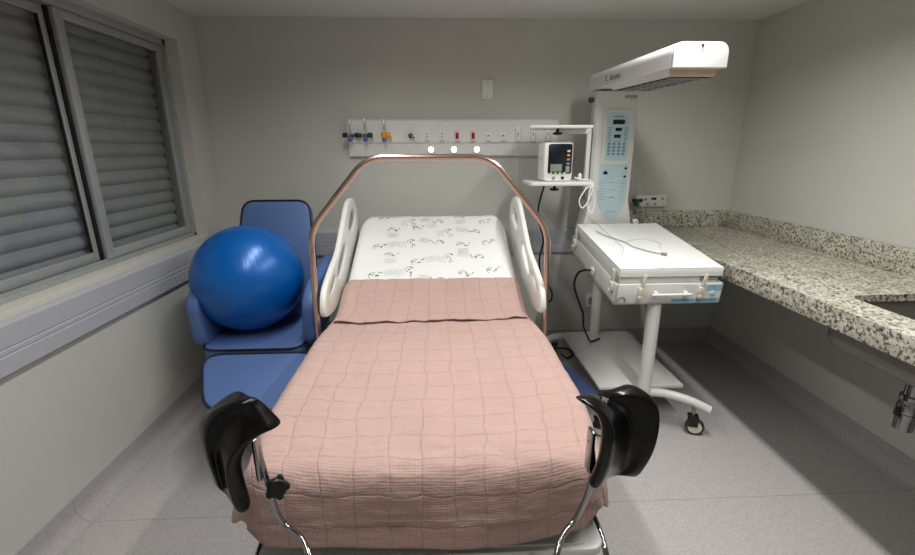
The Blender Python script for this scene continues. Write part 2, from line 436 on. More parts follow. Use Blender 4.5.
# black interlock strip between the sashes
B().bb((-1.722, 2.295, WZ0+.03), (-1.712, 2.312, WZ1-.042), 'dark').build('sash_gasket', win)
sl = B()
pit = .074; prof = [(0, 0), (.008, .1), (.017, .25), (.021, .45), (.019, .65), (.012, .82), (.003, .93), (0, 1)]
zz = []
z = WZ0+.01
while z < WZ1:
    for o, k in prof[:-1]: zz.append((o, z+k*pit))
    z += pit
sl.grid(lambda u, v: V((-1.785+zz[int(round(v*(len(zz)-1)))][0], WY0+.03+u*(WY1-WY0-.06), min(WZ1, zz[int(round(v*(len(zz)-1)))][1]))), 2, len(zz), 'slat')
sl.build('shutter_slats', win, smooth=40)
B().bb((-1.8, WY0, WZ0), (-1.79, WY1, WZ1), 'dark').build('shutter_backing', win)

# ------------------------------------------------------------------ bed
XC = -.035; HINGE = 2.2; Z0 = .70; SL = .425; YFOOT = 1.055; YHEAD = 3.2; HW = .505
def surf(y):
    k = .09; t = (y-HINGE)/k
    sp = k*math.log1p(math.exp(t)) if t < 30 else y-HINGE
    return Z0+SL*sp
bed = thing('hospital_bed', (XC, 2.1, 0), 'white adjustable hospital delivery bed with copper-toned arch bar and black knee supports', 'bed')
fr = B()
fr.bb((XC-.42, 1.3, .40), (XC+.42, 1.36, .46), 'white', .008).bb((XC-.42, 3.0, .40), (XC+.42, 3.06, .46), 'white', .008)
for s in (-1, 1): fr.bb((XC+s*.42-.03, 1.3, .40), (XC+s*.42+.03, 3.06, .46), 'white', .008)
fr.bb((XC-.25, 1.75, .2), (XC+.25, 2.6, .42), 'white', .02)
fr.build('bed_frame', bed)
ch = B()
for s in (-1, 1): ch.bb((XC+s*.33-.035, 1.35, .13), (XC+s*.33+.035, 3.0, .2), 'white', .015)
ch.bb((XC-.3, 1.5, .14), (XC+.3, 2.8, .2), 'white', .01)
ch.build('chassis', bed)
for sx in (-1, 1):
    for yy in (1.45, 2.9):
        c = B(); cx = XC+sx*.33
        c.cyl((cx, yy, .13), (cx, yy, .1), .02, 'greyp').lathe([(.02, -.016), (.056, -.016), (.062, -.008), (.062, .008), (.056, .016), (.02, .016)], (cx, yy+.03, .063), 'rubber', 24, 'X')
        c.bb((cx-.025, yy-.02, .075), (cx-.018, yy+.045, .11), 'greyp').bb((cx+.018, yy-.02, .075), (cx+.025, yy+.045, .11), 'greyp').bb((cx-.025, yy-.03, .1), (cx+.025, yy+.03, .112), 'greyp')
        c.build('caster', bed)
# mattress with a raised head section
mt = B()
def mfn(u, v):
    y = YFOOT+.02+(YHEAD-YFOOT-.09)*u
    o = rrect(2*HW-.03, .13, .045, 5)
    a, b = o[int(round(v*len(o))) % len(o)]
    dz = surf(y)-Z0
    return V((XC+a, y, Z0-.012-.065+b+dz))
mt.grid(lambda u, v: mfn(u, v), 40, len(rrect(1, 1, .1, 5))+1, 'vinyln')
bmesh.ops.remove_doubles(mt.bm, verts=mt.bm.verts[:], dist=1e-5)
for e in (0, 1):
    y = YFOOT+.02 if e == 0 else YHEAD-.07
    mt.poly([(XC+a, y, Z0-.077+b+surf(y)-Z0) for a, b in rrect(2*HW-.03, .13, .045, 5)], 'vinyln')
mt.build('mattress', bed)
# backrest deck
dk = B()
dk.grid(lambda u, v: V((XC+(v*2-1)*.44, 2.15+u*1.03, surf(2.15+u*1.03)-.175)), 16, 2, 'white')
dk.grid(lambda u, v: V((XC+(v*2-1)*.44, 2.15+u*1.03, surf(2.15+u*1.03)-.15)), 16, 2, 'white')
dk.build('backrest_deck', bed)
B().bb((XC-.44, 1.13, .47), (XC+.44, 2.15, .525), 'white', .01).build('seat_deck', bed)
# foot plate under the quilt hem with chrome side rods
fp = B()
fp.prism(rrect(1.02, .50, .04, 6), (-.03, 1.275, .405), (1, 0, 0), (0, 1, 0), (0, 0, 1), .03, 'white', .006)
fp.prism(rrect(.30, .12, .02, 6), (.28, 1.10, .4345), (1, 0, 0), (0, 1, 0), (0, 0, 1), .008, 'white', .003)
fpo = fp.build('foot_plate', bed)
for x_ in (-.546, .486): tag(B().tube(fillet([(x_, 1.5, .43), (x_, 1.08, .43), (x_, 1.02, .40), (x_, 1.02, .34)], .04), .009, 'chrome').build('foot_rod', fpo), 'thin chrome rod')
# side rails, moulded white with openings
def side_rail(s):
    # profile in (y,z), lying along the raised backrest
    out = [(2.15, .755), (2.07, .79), (2.11, .895), (2.28, .965), (2.46, 1.02), (2.62, 1.12), (2.80, 1.235), (2.90, 1.262), (3.0, 1.255), (3.09, 1.20), (3.13, 1.10), (3.12, 1.0), (2.95, .9), (2.5, .79), (2.3, .745)]
    pts = catmull([V((0, a, b)) for a, b in out+[out[0]]], 4)[:-1]
    x = -.567 if s < 0 else .517; th = .030
    holes = [[(2.38, .90), (2.44, .955), (2.60, 1.03), (2.66, 1.01), (2.60, .955), (2.44, .885)], [(2.78, 1.10), (2.86, 1.17), (2.98, 1.19), (3.03, 1.13), (2.96, 1.09), (2.84, 1.06)], [(2.18, .86), (2.23, .895), (2.31, .925), (2.33, .90), (2.26, .865)]]
    holes = [[(p.y, p.z) for p in catmull([V((0, a, b)) for a, b in h+[h[0]]], 3)[:-1]] for h in holes]
    t = bmesh.new()
    loops = []
    for poly in [[(p.y, p.z) for p in pts]]+holes:
        vs = [t.verts.new((x-s*th/2, a, b)) for a, b in poly]
        es = [t.edges.new((vs[k], vs[(k+1) % len(vs)])) for k in range(len(vs))]
        loops += es
    bmesh.ops.triangle_fill(t, edges=loops, use_beauty=True)
    r = bmesh.ops.extrude_face_region(t, geom=t.faces[:])
    for v in [e for e in r['geom'] if isinstance(e, bmesh.types.BMVert)]: v.co.x += s*th
    bmesh.ops.recalc_face_normals(t, faces=t.faces[:])
    rim = [e for e in t.edges if len(e.link_faces) == 2 and e.calc_face_angle(0) > 1.2]
    bmesh.ops.bevel(t, geom=rim, offset=.009, segments=3, affect='EDGES', profile=.5)
    b = B(); b.add(t, 'whitep')
    return b.build('side_rail', bed, smooth=50)
side_rail(-1); side_rail(1)
# arch bar: one bent tube (labour bar)
AY = 2.12
arch = [(XC-.575, AY, .50), (XC-.575, AY, .80), (XC-.568, AY, 1.20), (XC-.285, AY, 1.532), (XC+.285, AY, 1.53), (XC+.568, AY, 1.19), (XC+.575, AY, .80), (XC+.575, AY, .50)]
a = B().tube(fillet(arch, .085, 8), .0145, 'copper', 16)
ar = a.build('birthing_bar', bed); tag(ar, 'copper-toned metal arch bar')
for s in (-1, 1):
    B().bb((XC+s*.575-.03, AY-.03, .44), (XC+s*.575+.03, AY+.03, .52), 'white', .008).bb((XC+s*.43, AY-.02, .45), (XC+s*.55, AY+.02, .49), 'white', .004).build('bar_socket', ar)

# knee supports: moulded troughs on chrome rods
KR = [[(0.36, 1.03, 0.9235), (0.4134, 1.08, 0.9004), (0.4585, 1.12, 0.8681), (0.4981, 1.12, 0.8831), (0.5381, 1.1, 0.9224)], [(0.4248, 1.0, 0.8867), (0.4713, 1.06, 0.8608), (0.5261, 1.12, 0.8363), (0.5619, 1.12, 0.8615), (0.5851, 1.06, 0.8977)], [(0.4321, 0.98, 0.8403), (0.4857, 1.05, 0.7873), (0.5428, 1.11, 0.7483), (0.5774, 1.1, 0.7745), (0.5854, 1.03, 0.8455)], [(0.4305, 0.99, 0.749), (0.4856, 1.06, 0.7069), (0.5445, 1.11, 0.6718), (0.5744, 1.1, 0.6925), (0.5761, 1.03, 0.7598)], [(0.4214, 1.02, 0.652), (0.4697, 1.08, 0.6395), (0.5122, 1.11, 0.6268), (0.5385, 1.1, 0.6305), (0.5498, 1.05, 0.6648)]]
KL = [[(-0.4186, 1.03, 0.8809), (-0.4661, 1.08, 0.8887), (-0.5076, 1.11, 0.9021), (-0.5351, 1.11, 0.9185), (-0.5634, 1.1, 0.9346)], [(-0.4686, 1.0, 0.8798), (-0.5192, 1.06, 0.867), (-0.5669, 1.11, 0.8633), (-0.6001, 1.11, 0.8958), (-0.6101, 1.06, 0.9184)], [(-0.5152, 0.98, 0.8405), (-0.5633, 1.05, 0.8202), (-0.6076, 1.1, 0.8142), (-0.6264, 1.09, 0.8378), (-0.6127, 1.03, 0.8907)], [(-0.5351, 0.99, 0.7642), (-0.5736, 1.05, 0.7479), (-0.6085, 1.09, 0.7403), (-0.6204, 1.08, 0.7584), (-0.6072, 1.03, 0.812)], [(-0.5336, 1.02, 0.6385), (-0.5768, 1.07, 0.6316), (-0.6073, 1.1, 0.6442), (-0.6137, 1.09, 0.6668), (-0.6021, 1.05, 0.7168)]]
RODL = [(-0.3578, .99, 0.4221), (-0.3870, 1.03, 0.4615), (-0.4198, 1.07, 0.4751), (-0.4753, 1.11, 0.4814), (-0.491, 1.1, 0.5471), (-0.4954, 1.09, 0.6273), (-0.5039, 1.09, 0.6961), (-0.5137, 1.09, 0.7727)]
RODR = [(0.3127, .99, 0.3835), (0.3381, 1.03, 0.4297), (0.3632, 1.07, 0.4424), (0.411, 1.11, 0.4568), (0.4307, 1.1, 0.5296), (0.4407, 1.09, 0.5966), (0.4435, 1.09, 0.6743), (0.4307, 1.09, 0.7602)]
def nearer(p): return V((0, 0, 1.57))+(V(p)-V((0, 0, 1.57)))*.875
RODL, RODR = [nearer(p) for p in RODL], [nearer(p) for p in RODR]
for R_ in (RODL, RODR): R_[:0] = [V((R_[0].x*.95, 1.05, .40)), R_[0]+V((-.01*R_[0].x, .02, -.05))]
def knee_support(K, rod, s, th):
    rows = [catmull(r, 2) for r in K]
    cols = list(zip(*rows)); cols = [catmull(c, 2) for c in cols]      # cols[j][i]
    nu, nv = len(cols), len(cols[0])
    def nrm(a, b):
        du = cols[min(a+1, nu-1)][b]-cols[max(a-1, 0)][b]; dv = cols[a][min(b+1, nv-1)]-cols[a][max(b-1, 0)]
        n = du.cross(dv).normalized()
        return V((-s*.5, .86, 0)).lerp(n if n.y > 0 else -n, .15).normalized()   # the shell thickens towards the bed
    b = B()
    def fn(u, v):
        a = int(round(u*(nu-1))); k = int(round(v*(nv-1))); return cols[a][k]
    # closed shell with rounded rim: go round a lens-like section
    sec = [(0, 0), (.25, .02), (.5, .1)]
    P0 = [[cols[a][k] for k in range(nv)] for a in range(nu)]
    P1 = [[cols[a][k]+nrm(a, k)*th for k in range(nv)] for a in range(nu)]
    t = bmesh.new()
    A = [[t.verts.new(p) for p in r] for r in P0]; C = [[t.verts.new(p) for p in r] for r in P1]
    for a in range(nu-1):
        for k in range(nv-1):
            t.faces.new((A[a][k], A[a+1][k], A[a+1][k+1], A[a][k+1])); t.faces.new((C[a][k], C[a][k+1], C[a+1][k+1], C[a+1][k]))
    for a in range(nu-1):
        t.faces.new((A[a][0], C[a][0], C[a+1][0], A[a+1][0])); t.faces.new((A[a][nv-1], A[a+1][nv-1], C[a+1][nv-1], C[a][nv-1]))
    for k in range(nv-1):
        t.faces.new((A[0][k], A[0][k+1], C[0][k+1], C[0][k])); t.faces.new((A[nu-1][k], C[nu-1][k], C[nu-1][k+1], A[nu-1][k+1]))
    bmesh.ops.recalc_face_normals(t, faces=t.faces[:])
    b.add(t, 'pad')
    o = b.build('knee_support', bed, smooth=180)
    sm = o.modifiers.new('smooth', 'SUBSURF'); sm.levels = 2; sm.render_levels = 3
    tag(o, 'glossy black moulded knee support')
    r = B(); path = catmull(rod, 5); r.tube(path, .008, 'chrome', 12)
    d = V(rod[-1]); r.box(V(rod[-1])-V((0, 0, .03)), (.012, .035, .12), 'chrome', .004)
    tag(r.build('support_rod', o), 'bent chrome rod')
    return o
def shallow(K, dv, de):
    out = []
    for r in K:
        o = []
        for k, p in enumerate(r):
            p = V(p); dy = (0, dv*.6, dv, dv, de)[k]; f = (p.y+dy)/p.y
            o.append(V((p.x*f, p.y+dy, 1.57+(p.z-1.57)*f)))
        out.append(o)
    return [[p+(p-out[2][2])*.05 for p in r] for r in out]
KL = shallow(KL, -.075, .03); KR = shallow(KR, -.045, .02)
KL = [[p+V((-.022, 0, -.018-.02*k/4)) for p in r] for k, r in enumerate(KL)]; KR = [[p+V((.014, 0, -.012*k/4)) for p in r] for k, r in enumerate(KR)]
KL = [[nearer(p) for p in r] for r in KL]; KR = [[nearer(p) for p in r] for r in KR]
kl = knee_support(KL, RODL, -1, .042)
kr = knee_support(KR, RODR, 1, .036)
k = B(); c = nearer((-.463, 1.065, .655))
prof = []
k.lathe([(.008, -.016), (.02, -.014), (.024, -.009), (.024, .005), (.02, .010), (.009, .012)], c, 'black', 12, R=Matrix.Rotation(math.radians(70), 3, 'X') @ Matrix.Rotation(math.radians(25), 3, 'Y'))
for j in range(5):
    an = 2*PI*j/5; R_ = Matrix.Rotation(math.radians(70), 3, 'X') @ Matrix.Rotation(math.radians(25), 3, 'Y')
    k.lathe([(.004, -.013), (.009, -.011), (.009, .005), (.004, .007)], c+R_ @ V((.021*math.cos(an), .021*math.sin(an), 0)), 'black', 10, R=R_)
k.build('clamp_knob', kl)

# fitted sheet over the head section
def drapefn(hw, r, y, x, off, drop_r=1):
    pass
sh = B()
RC = .06
def sheet_pt(s, t):
    """s across in metres, t = y along the surface"""
    hw = HW-.005; zc = surf(t)
    a = hw-RC; e = abs(s)-a
    endr = sstep(YHEAD-.09, YHEAD, t)
    lift = -.022*endr*endr
    if e <= 0: x, z = abs(s), 0
    elif e < RC*PI/2: x, z = a+RC*math.sin(e/RC), -RC*(1-math.cos(e/RC))
    else: x, z = hw, -RC-(e-RC*PI/2)
    x *= 1-.035*sstep(YHEAD-.14, YHEAD, t)
    wr = .004*nz(s*7, t*7)+.002*nz(s*20, t*14, 4)
    return V((XC+math.copysign(x, s), t, zc+z+lift+.004+wr))
SW = HW-.005-RC+RC*PI/2+.09
NB = 14
def sheet_fn(u, v):
    s = (u*2-1)*SW; L = YHEAD-2.25
    tt = v*(L+.16)
    if tt <= L: return sheet_pt(s, 2.25+tt)
    p = sheet_pt(s, YHEAD); d = tt-L                       # folds down over the head end
    return V((p.x, p.y+.012*min(1, d/.03), p.z-d*.95))
sh.grid(sheet_fn, 70, 60, 'sheetw')
# printed motifs lying on the cloth
def motif(cx, ty, kind):
    def P(a, b): q = sheet_pt(cx+a, ty+b); q.z += .0016; return q
    def quad(a, b, w_, h_, m, ang=0):
        ca, sa = math.cos(ang), math.sin(ang)
        sh.poly([P(a+x*ca-y*sa, b+x*sa+y*ca) for x, y in ((-w_/2, -h_/2), (w_/2, -h_/2), (w_/2, h_/2), (-w_/2, h_/2))], m)
    rot = [0, .35, -1.45, PI-.2][kind]
    def tq(a, b, w_, h_, m, ang=0):
        ca, sa = math.cos(rot), math.sin(rot); quad((a*ca-b*sa)*1.1, (a*sa+b*ca)*1.1, w_*1.15, h_*1.2, m, ang+rot)
    # a sprig of small leaves and dots, and a few lines of small print
    rr = random.Random(kind*31+int(cx*100)+int(ty*10))
    for j in range(6):
        a, b = -.034+.013*j+rr.uniform(-.004, .004), .012*math.sin(j*1.5+kind)+.012+rr.uniform(-.005, .005)
        tq(a, b, rr.uniform(.007, .015), rr.uniform(.004, .008), ('ink', 'inkm', 'inky', 'ink', 'inkm', 'inky')[j], rr.uniform(-1.2, 1.2))
    for j in range(7): tq(-.02+.024*math.cos(j*.45+kind), .012+.022*math.sin(j*.45+kind), .010, .0025, 'inkm', j*.45+kind+PI/2)
    for j in range(4): tq(.072 if kind % 2 else -.005, (-.012+j*.012 if kind % 2 else -.024-j*.011), .052 if j % 2 else .066, .003, 'inkg')
rows = [(2.54, 0), (2.69, 1), (2.84, 0), (2.98, 1), (3.10, 0)]
for r, (ty, odd) in enumerate(rows):
    for k in range(7):
        cx = -.50+k*.175+(.07 if odd else 0)
        if abs(cx) < .43: motif(cx, ty+.03*((k*7+r) % 3-1), (k+2*r+odd) % 4)
tag(sh.build('fitted_sheet', smooth=60, recalc=False), 'white fitted sheet printed with small leaf emblems on the raised bed head', 'sheet')

# quilt: one continuous cloth, folded back on itself at the top
ql = B()
QTOP = 2.47; FOLD = .37
LEN = QTOP-YFOOT; SIDE = .13; FDROP = .285; QH = HW+.022; QR = .06
def quilt_base(s, d, off):
    """s across, d = distance down from the top fold, off = lift"""
    ex = max(0, abs(s)-(QH-QR)); ey = max(0, d-(LEN-QR+.02))
    e = (ex**4+ey**4)**(1/4); eh = math.hypot(ex, ey)
    ux, uy = (ex/eh, ey/eh) if eh > 1e-9 else (0, 0)
    R_ = QR+off
    arc = QR*PI/2
    if e < arc: out, dz = R_*math.sin(e/QR), R_*math.cos(e/QR)-QR
    else:
        h = e-arc
        flare = (.08+(.26 if s < 0 else .14)*ux*(1-.6*uy))*h
        side = math.copysign(1, s)*ux
        fold = .009*math.sin((d*6.5 +1.2*math.copysign(1, s)) if ux > uy else s*9)*min(1, h/.12)
        out, dz = R_+flare+fold, -QR-h*.96
    sq = 1-sstep(.30, .60, d)
    if ux > .3: out = out*(1-.33*sq) if e < arc else (R_+(out-R_)*(1-sq))*(1-.33*sq)
    y = QTOP-min(d, LEN-QR+.02)
    x = min(abs(s), QH-QR)
    base_y = y-uy*out
    X_ = XC+math.copysign(x+ux*out, s)
    # pillow bumps between the seams and soft wrinkles
    bump = 0
    if e < .2:
        fu = abs(((s+10.03)/.125+.25*nz(s*3, d*3)) % 1-.5)*2; fv = abs((d+10)/.105 % 1-.5)*2
        bump = .003*(1-max(fu, fv)**6)+.005*nz(s*5, d*6, 2)+.0045*nz(s*11, d*24, 7)+(.004*nz(s*10, d*55, 3) if abs(d-LEN+.02) < .09 else 0)
    else: bump = .004*nz(s*7, d*7, 3)
    zb = surf(y)+.013
    if s < 0: X_ -= (.034*sstep(.2, .5, d)-.045*sstep(1.1, 1.5, d))*min(1, abs(s)/.3)
    else: X_ += (.028*sstep(.25, .5, d)-.05*sstep(1.0, 1.5, d))*min(1, abs(s)/.3)
    return V((X_, base_y, zb+dz+bump*(1 if e < arc else 0)-(0))) + V((ux*math.copysign(1, s), -uy, 0))*(bump if e >= arc else 0) + (V((0, 0, off)) if e < 1e-9 else V((0, 0, 0)))
def quilt_fn(u, v):
    W = QH-QR+QR*PI/2+SIDE
    s = (u*2-1)*W
    tot = FOLD+.05+LEN-QR+.02+FDROP*(1-.36*abs(u*2-1)**2.4)
    q = v*tot
    if q < FOLD:                                           # the turned-back flap
        d = FOLD-q
        hem = .010*nz(s*4, 3.3)+.007*nz(s*15, 1.3)
        d2 = d*(1+hem/FOLD*2)
        lift = .010+.004*nz(s*6, d*6, 9)+.004*nz(s*17, 5.5)*sstep(.25, .37, d)
        return quilt_base(s*.995, d2+.004, lift)
    q -= FOLD
    if q < .05:                                            # the fold roll
        a = q/.05*PI
        p1 = quilt_base(s, .004, .0); p0 = quilt_base(s*.995, .004, .010)
        m_ = (p0+p1)/2; r_ = (p0-p1)/2
        return m_+r_*math.cos(a)+V((0, .010*math.sin(a), .004*math.sin(a)))
    q -= .05
    fl = QH-QR; k = 1-.40*sstep(LEN-.02, LEN+.16, q)
    if abs(s) > fl: s = math.copysign(fl+(abs(s)-fl)*k, s)
    return quilt_base(s, q, 0)
ql.grid(quilt_fn, 150, 230, 'quilt', uvfn=lambda u, v: ((u*2-1)*.9, v*2.15))
qo = ql.build('quilt', smooth=180, recalc=False)
tag(qo, 'dusty pink stitched quilt covering the bed with its top edge folded back', 'quilt')
so = qo.modifiers.new('thickness', 'SOLIDIFY'); so.thickness = .006; so.offset = -1

# ------------------------------------------------------------------ recliner chair
chair = thing('recliner_armchair', (-1.05, 2.6, 0), 'blue vinyl reclining armchair with raised leg rest in the corner by the window', 'armchair')
def cushion(outline, o, u, w, n, th, m='vinylb', crown=.012):
    """upholstered slab: rounded outline, bevelled edges, slightly crowned face, dark piping"""
    o, u, w, n = V(o), V(u).normalized(), V(w).normalized(), V(n).normalized()
    b = B(); b.prism(outline, o, u, w, n, th, m, min(.018, th*.3), 3)
    p = B(); pts = [o+u*a*1.004+w*c*1.004+n*(th-.006) for a, c in outline]
    p.tube(pts, .006, 'piping', 6, closed=True)
    return b, p
def rpoly(pts, r, n=5):
    P = [V((a, b, 0)) for a, b in pts]; out = []
    for k in range(len(P)):
        a, b, c = P[k-1], P[k], P[(k+1) % len(P)]
        d1, d2 = a-b, c-b; kk = min(r, d1.length*.48, d2.length*.48); p, q = b+d1.normalized()*kk, b+d2.normalized()*kk
        for j in range(n+1):
            t = j/n; x = p*(1-t)**2+b*2*t*(1-t)+q*t*t; out.append((x.x, x.y))
    return out
def up(b, p, name):
    o = b.build(name, chair, smooth=40); p.build('piping', o, smooth=80); return o
ay = math.radians(18)
up(*cushion(rpoly([(-.29, 0), (.27, 0), (.21, .755), (-.215, .755)], .08), (-1.05, 2.84, .50), (1, 0, 0), (0, math.sin(ay), math.cos(ay)), (0, -math.cos(ay), math.sin(ay)), .09), 'backrest')
up(*cushion(rpoly([(-.29, -.02), (.265, -.02), (.27, .55), (-.27, .55)], .10), (-1.02, 2.295, .445), (1, 0, 0), (0, 1, 0.02), (0, -.02, 1), .085), 'seat')
lr = V((0, .93, .36)).normalized()
up(*cushion(rpoly([(-.18, 0), (.25, 0), (.29, .37), (-.33, .37)], .12), (-.935, 1.91, .322), (1, 0, 0), lr, (0, -lr.z, lr.y), .075), 'leg_rest')
def armrest(x, lean, name='armrest'):
    b = B()
    prof = rpoly([(2.32, .50), (2.92, .56), (2.98, .86), (2.86, .93), (2.40, .86), (2.30, .78)], .09)
    b.prism(prof, (x-.036, 0, 0), (0, 1, 0), (0, 0, 1), (1, 0, 0), .072, 'vinylb', .025, 4)
    for v in b.bm.verts: v.co.x += lean*(v.co.z-.5)
    return b.build(name, chair, smooth=50)
armrest(-1.318, -.02); armrest(-.725, .06)
cf = B()
for x in (-1.30, -.78):
    cf.tube(fillet([(x, 2.98, .40), (x, 2.98, .02), (x, 2.32, .02), (x, 2.32, .40)], .05), .014, 'steel', 10)
    cf.cyl((x, 2.32, .40), (x, 2.98, .40), .014, 'steel')
cf.cyl((-1.30, 2.40, .405), (-.78, 2.40, .405), .012, 'steel').cyl((-1.30, 2.9, .405), (-.78, 2.9, .405), .012, 'steel')
cf.bb((-1.26, 2.255, .412), (-.8, 2.275, .44), 'steel', .003)
for x in (-1.14, -.9):
    cf.bb((x-.012, 2.16, .402), (x+.012, 2.30, .42), 'steel').bb((x-.02, 2.245, .41), (x+.02, 2.256, .435), 'black', .003)
cf.build('chair_frame', chair)

# ball resting in the chair
bl = B(); prof = [(.306*math.sin(PI*k/40), -.306*math.cos(PI*k/40)) for k in range(41)]
bl.lathe(prof, (-1.11, 2.57, .845), 'ball', 64)
bl.lathe([(.006, 0), (.012, .001), (.012, .003), (.004, .004)], (-1.11, 2.57, 1.1495), 'ball', 12)
bmesh.ops.remove_doubles(bl.bm, verts=bl.bm.verts[:], dist=1e-4)
bo = bl.build('exercise_ball', smooth=180, base=True)
tag(bo, 'large shiny blue exercise ball resting on the seat of the blue armchair', 'ball')

# low navy pad beside the bed
st = thing('padded_stool', (.70, 2.28, 0), 'low navy blue padded stool mostly hidden between the bed and the white warmer', 'stool')
ob = B(); ob.prism(rpoly([(-.2, -.2), (.165, -.2), (.09, .17), (-.2, .17)], .04), (.70, 2.28, .22), (1, 0, 0), (0, 1, 0), (0, 0, 1), .08, 'vinyln', .018, 3); cu = ob.build('cushion', st, smooth=40)
for x in (.54, .76):
    for y in (2.13, 2.40):
        B().cyl((x, y, 0), (x, y, .22), .014, 'steel').build('leg', st)

# ------------------------------------------------------------------ headwall console
YP = 3.335
hw = thing('medical_gas_panel', (.13, YB, 1.51), 'long white wall console with gas outlets, sockets and three round lights behind the bed', 'wall panel')
b = B()
prof = [(YB-.002, 1.765), (YP+.012, 1.765), (YP, 1.755), (YP, 1.612), (YP+.012, 1.602), (YP+.028, 1.52), (YP+.04, 1.512), (YB-.002, 1.512)]
b.prism([(y, z) for y, z in prof], (-.62, 0, 0), (0, 1, 0), (0, 0, 1), (1, 0, 0), 1.49, 'white')
pan = b.build('panel_body', hw, smooth=25)
for x in (-.622, .866): b = B().prism([(y+(.0 if y > YP+.1 else -.003), z+(.003 if z > 1.6 else -.003)) for y, z in prof], (x, 0, 0), (0, 1, 0), (0, 0, 1), (1, 0, 0), .006, 'whitep').build('end_cap', hw)
for x in (-.04, .125, .29):
    n = V((0, -1, -.22)).normalized(); Q = n.to_track_quat('Z', 'Y').to_matrix()
    o = B().lathe([(.024, -.002), (.025, .004), (.021, .005)], (x, YP+.017, 1.562), 'whitep', 24, R=Q).build('reading_light', hw)
    tag(B().lathe([(.0195, .0045), (.017, .007), (.008, .008)], (x, YP+.017, 1.562), 'lamp', 24, R=Q).build('lens', o), 'lit round lens')
# sockets and outlets
for x in (-.067, .04):
    o = B().bb((x-.018, YP-.003, 1.607), (x+.018, YP, 1.69), 'whitep', .001)
    for z in (1.668, 1.648): o.bb((x-.004, YP-.0045, z-.006), (x+.004, YP-.003, z+.006), 'greyp')
    o.bb((x-.017, YP-.0045, 1.612), (x+.017, YP-.003, 1.618), 'greyp').bb((x-.012, YP-.0045, 1.628), (x+.012, YP-.003, 1.631), 'greyp'); o.build('data_socket', hw)
for x in (.147, .261):
    o = B().bb((x-.021, YP-.002, 1.606), (x+.021, YP, 1.695), 'pink', .001)
    o.prism(rrect(.021, .044, .008), (x, YP-.002, 1.655), (1, 0, 0), (0, 0, 1), (0, -1, 0), .006, 'red', .002)
    for dx in (-.006, .006): o.bb((x+dx-.0025, YP-.009, 1.648), (x+dx+.0025, YP-.0075, 1.66), 'dark')
    o.bb((x-.018, YP-.0035, 1.611), (x+.018, YP-.002, 1.616), 'red')
    tag(o.build('power_socket', hw), 'red emergency power socket')
for x in (.369, .477):
    o = B().bb((x-.02, YP-.003, 1.607), (x+.02, YP, 1.68), 'whitep', .001).lathe([(.014, 0), (.014, .003), (.01, .004)], (x, YP-.003, 1.655), 'whitep', 16, R=Matrix.Rotation(PI/2, 3, 'X')).bb((x-.005, YP-.008, 1.65), (x+.005, YP-.0065, 1.66), 'dark')
    o.bb((x-.018, YP-.0045, 1.611), (x+.018, YP-.003, 1.616), 'greyp').bb((x-.012, YP-.0045, 1.622), (x+.012, YP-.003, 1.625), 'greyp'); o.build('power_socket', hw)
for x in (.585, .693, .802):
    o = B().bb((x-.022, YP-.003, 1.605), (x+.022, YP, 1.72), 'whitep', .001)
    for dx in (-.018, .018): o.bb((x+dx-.001, YP-.0045, 1.62), (x+dx+.001, YP-.003, 1.70), 'greyp')
    o.bb((x-.02, YP-.0045, 1.609), (x+.02, YP-.003, 1.615), 'greyp').bb((x-.004, YP-.0045, 1.655), (x+.004, YP-.003, 1.675), 'greyp'); o.build('switch_socket', hw)
for x, m in ((-.60, 'green'), (-.496, 'green'), (-.365, 'yellow'), (-.18, 'greyp')):
    B().lathe([(.018, 0), (.018, .012), (.012, .016), (.008, .016)], (x, YP, 1.655), m, 16, R=Matrix.Rotation(PI/2, 3, 'X')).build('gas_outlet', hw)
B().bb((-.325, YP-.001, 1.62), (-.27, YP, 1.69), 'whitep').build('outlet_label', hw)
# flowmeters plugged into it
def flowmeter(x, cm, km, kx, label):
    t = thing('flowmeter', (x, YP-.05, 1.60), label, 'flowmeter', 'flowmeters on the wall console')
    B().lathe([(.017, -.02), (.02, -.014), (.02, .014), (.017, .02)], (x, YP-.04, 1.66), cm, 16).cyl((x, YP-.012, 1.66), (x, YP-.04, 1.66), .009, 'chrome').build('valve_body', t)
    B().lathe([(.008, 0), (.009, .004), (.009, .085), (.006, .09)], (x, YP-.04, 1.68), 'flask', 14).build('flow_tube', t)
    B().lathe([(.014, -.014), (.017, -.01), (.017, .012), (.012, .016)], (x+kx, YP-.045, 1.66), km, 12, 'X').cyl((x, YP-.04, 1.66), (x+kx, YP-.045, 1.66), .006, 'chrome').build('control_knob', t)
    B().lathe([(.008, 0), (.015, .004), (.015, .022), (.01, .026)], (x, YP-.04, 1.615), 'violet', 14).build('nut', t)
    return t
flowmeter(-.60, 'flask', 'greend', -.036, 'green-knobbed flowmeter at the far left end of the wall console')
flowmeter(-.496, 'flask', 'greend', .036, 'green-knobbed flowmeter second from the left on the wall console')
flowmeter(-.365, 'yellow', 'yellow', .03, 'yellow flowmeter on the wall console')
cn = B(); cn.lathe([(.012, -.006), (.016, .004), (.016, .02), (.01, .024)], (-.18, YP-.017, 1.655), 'black', 14, R=Matrix.Rotation(PI/2, 3, 'X')).tube([(-.18, YP-.035, 1.655), (-.165, YP-.05, 1.648), (-.15, YP-.05, 1.64)], .007, 'greyp')
tag(cn.build('gas_connector'), 'small dark connector plugged into the wall console beside the yellow flowmeter', 'connector')
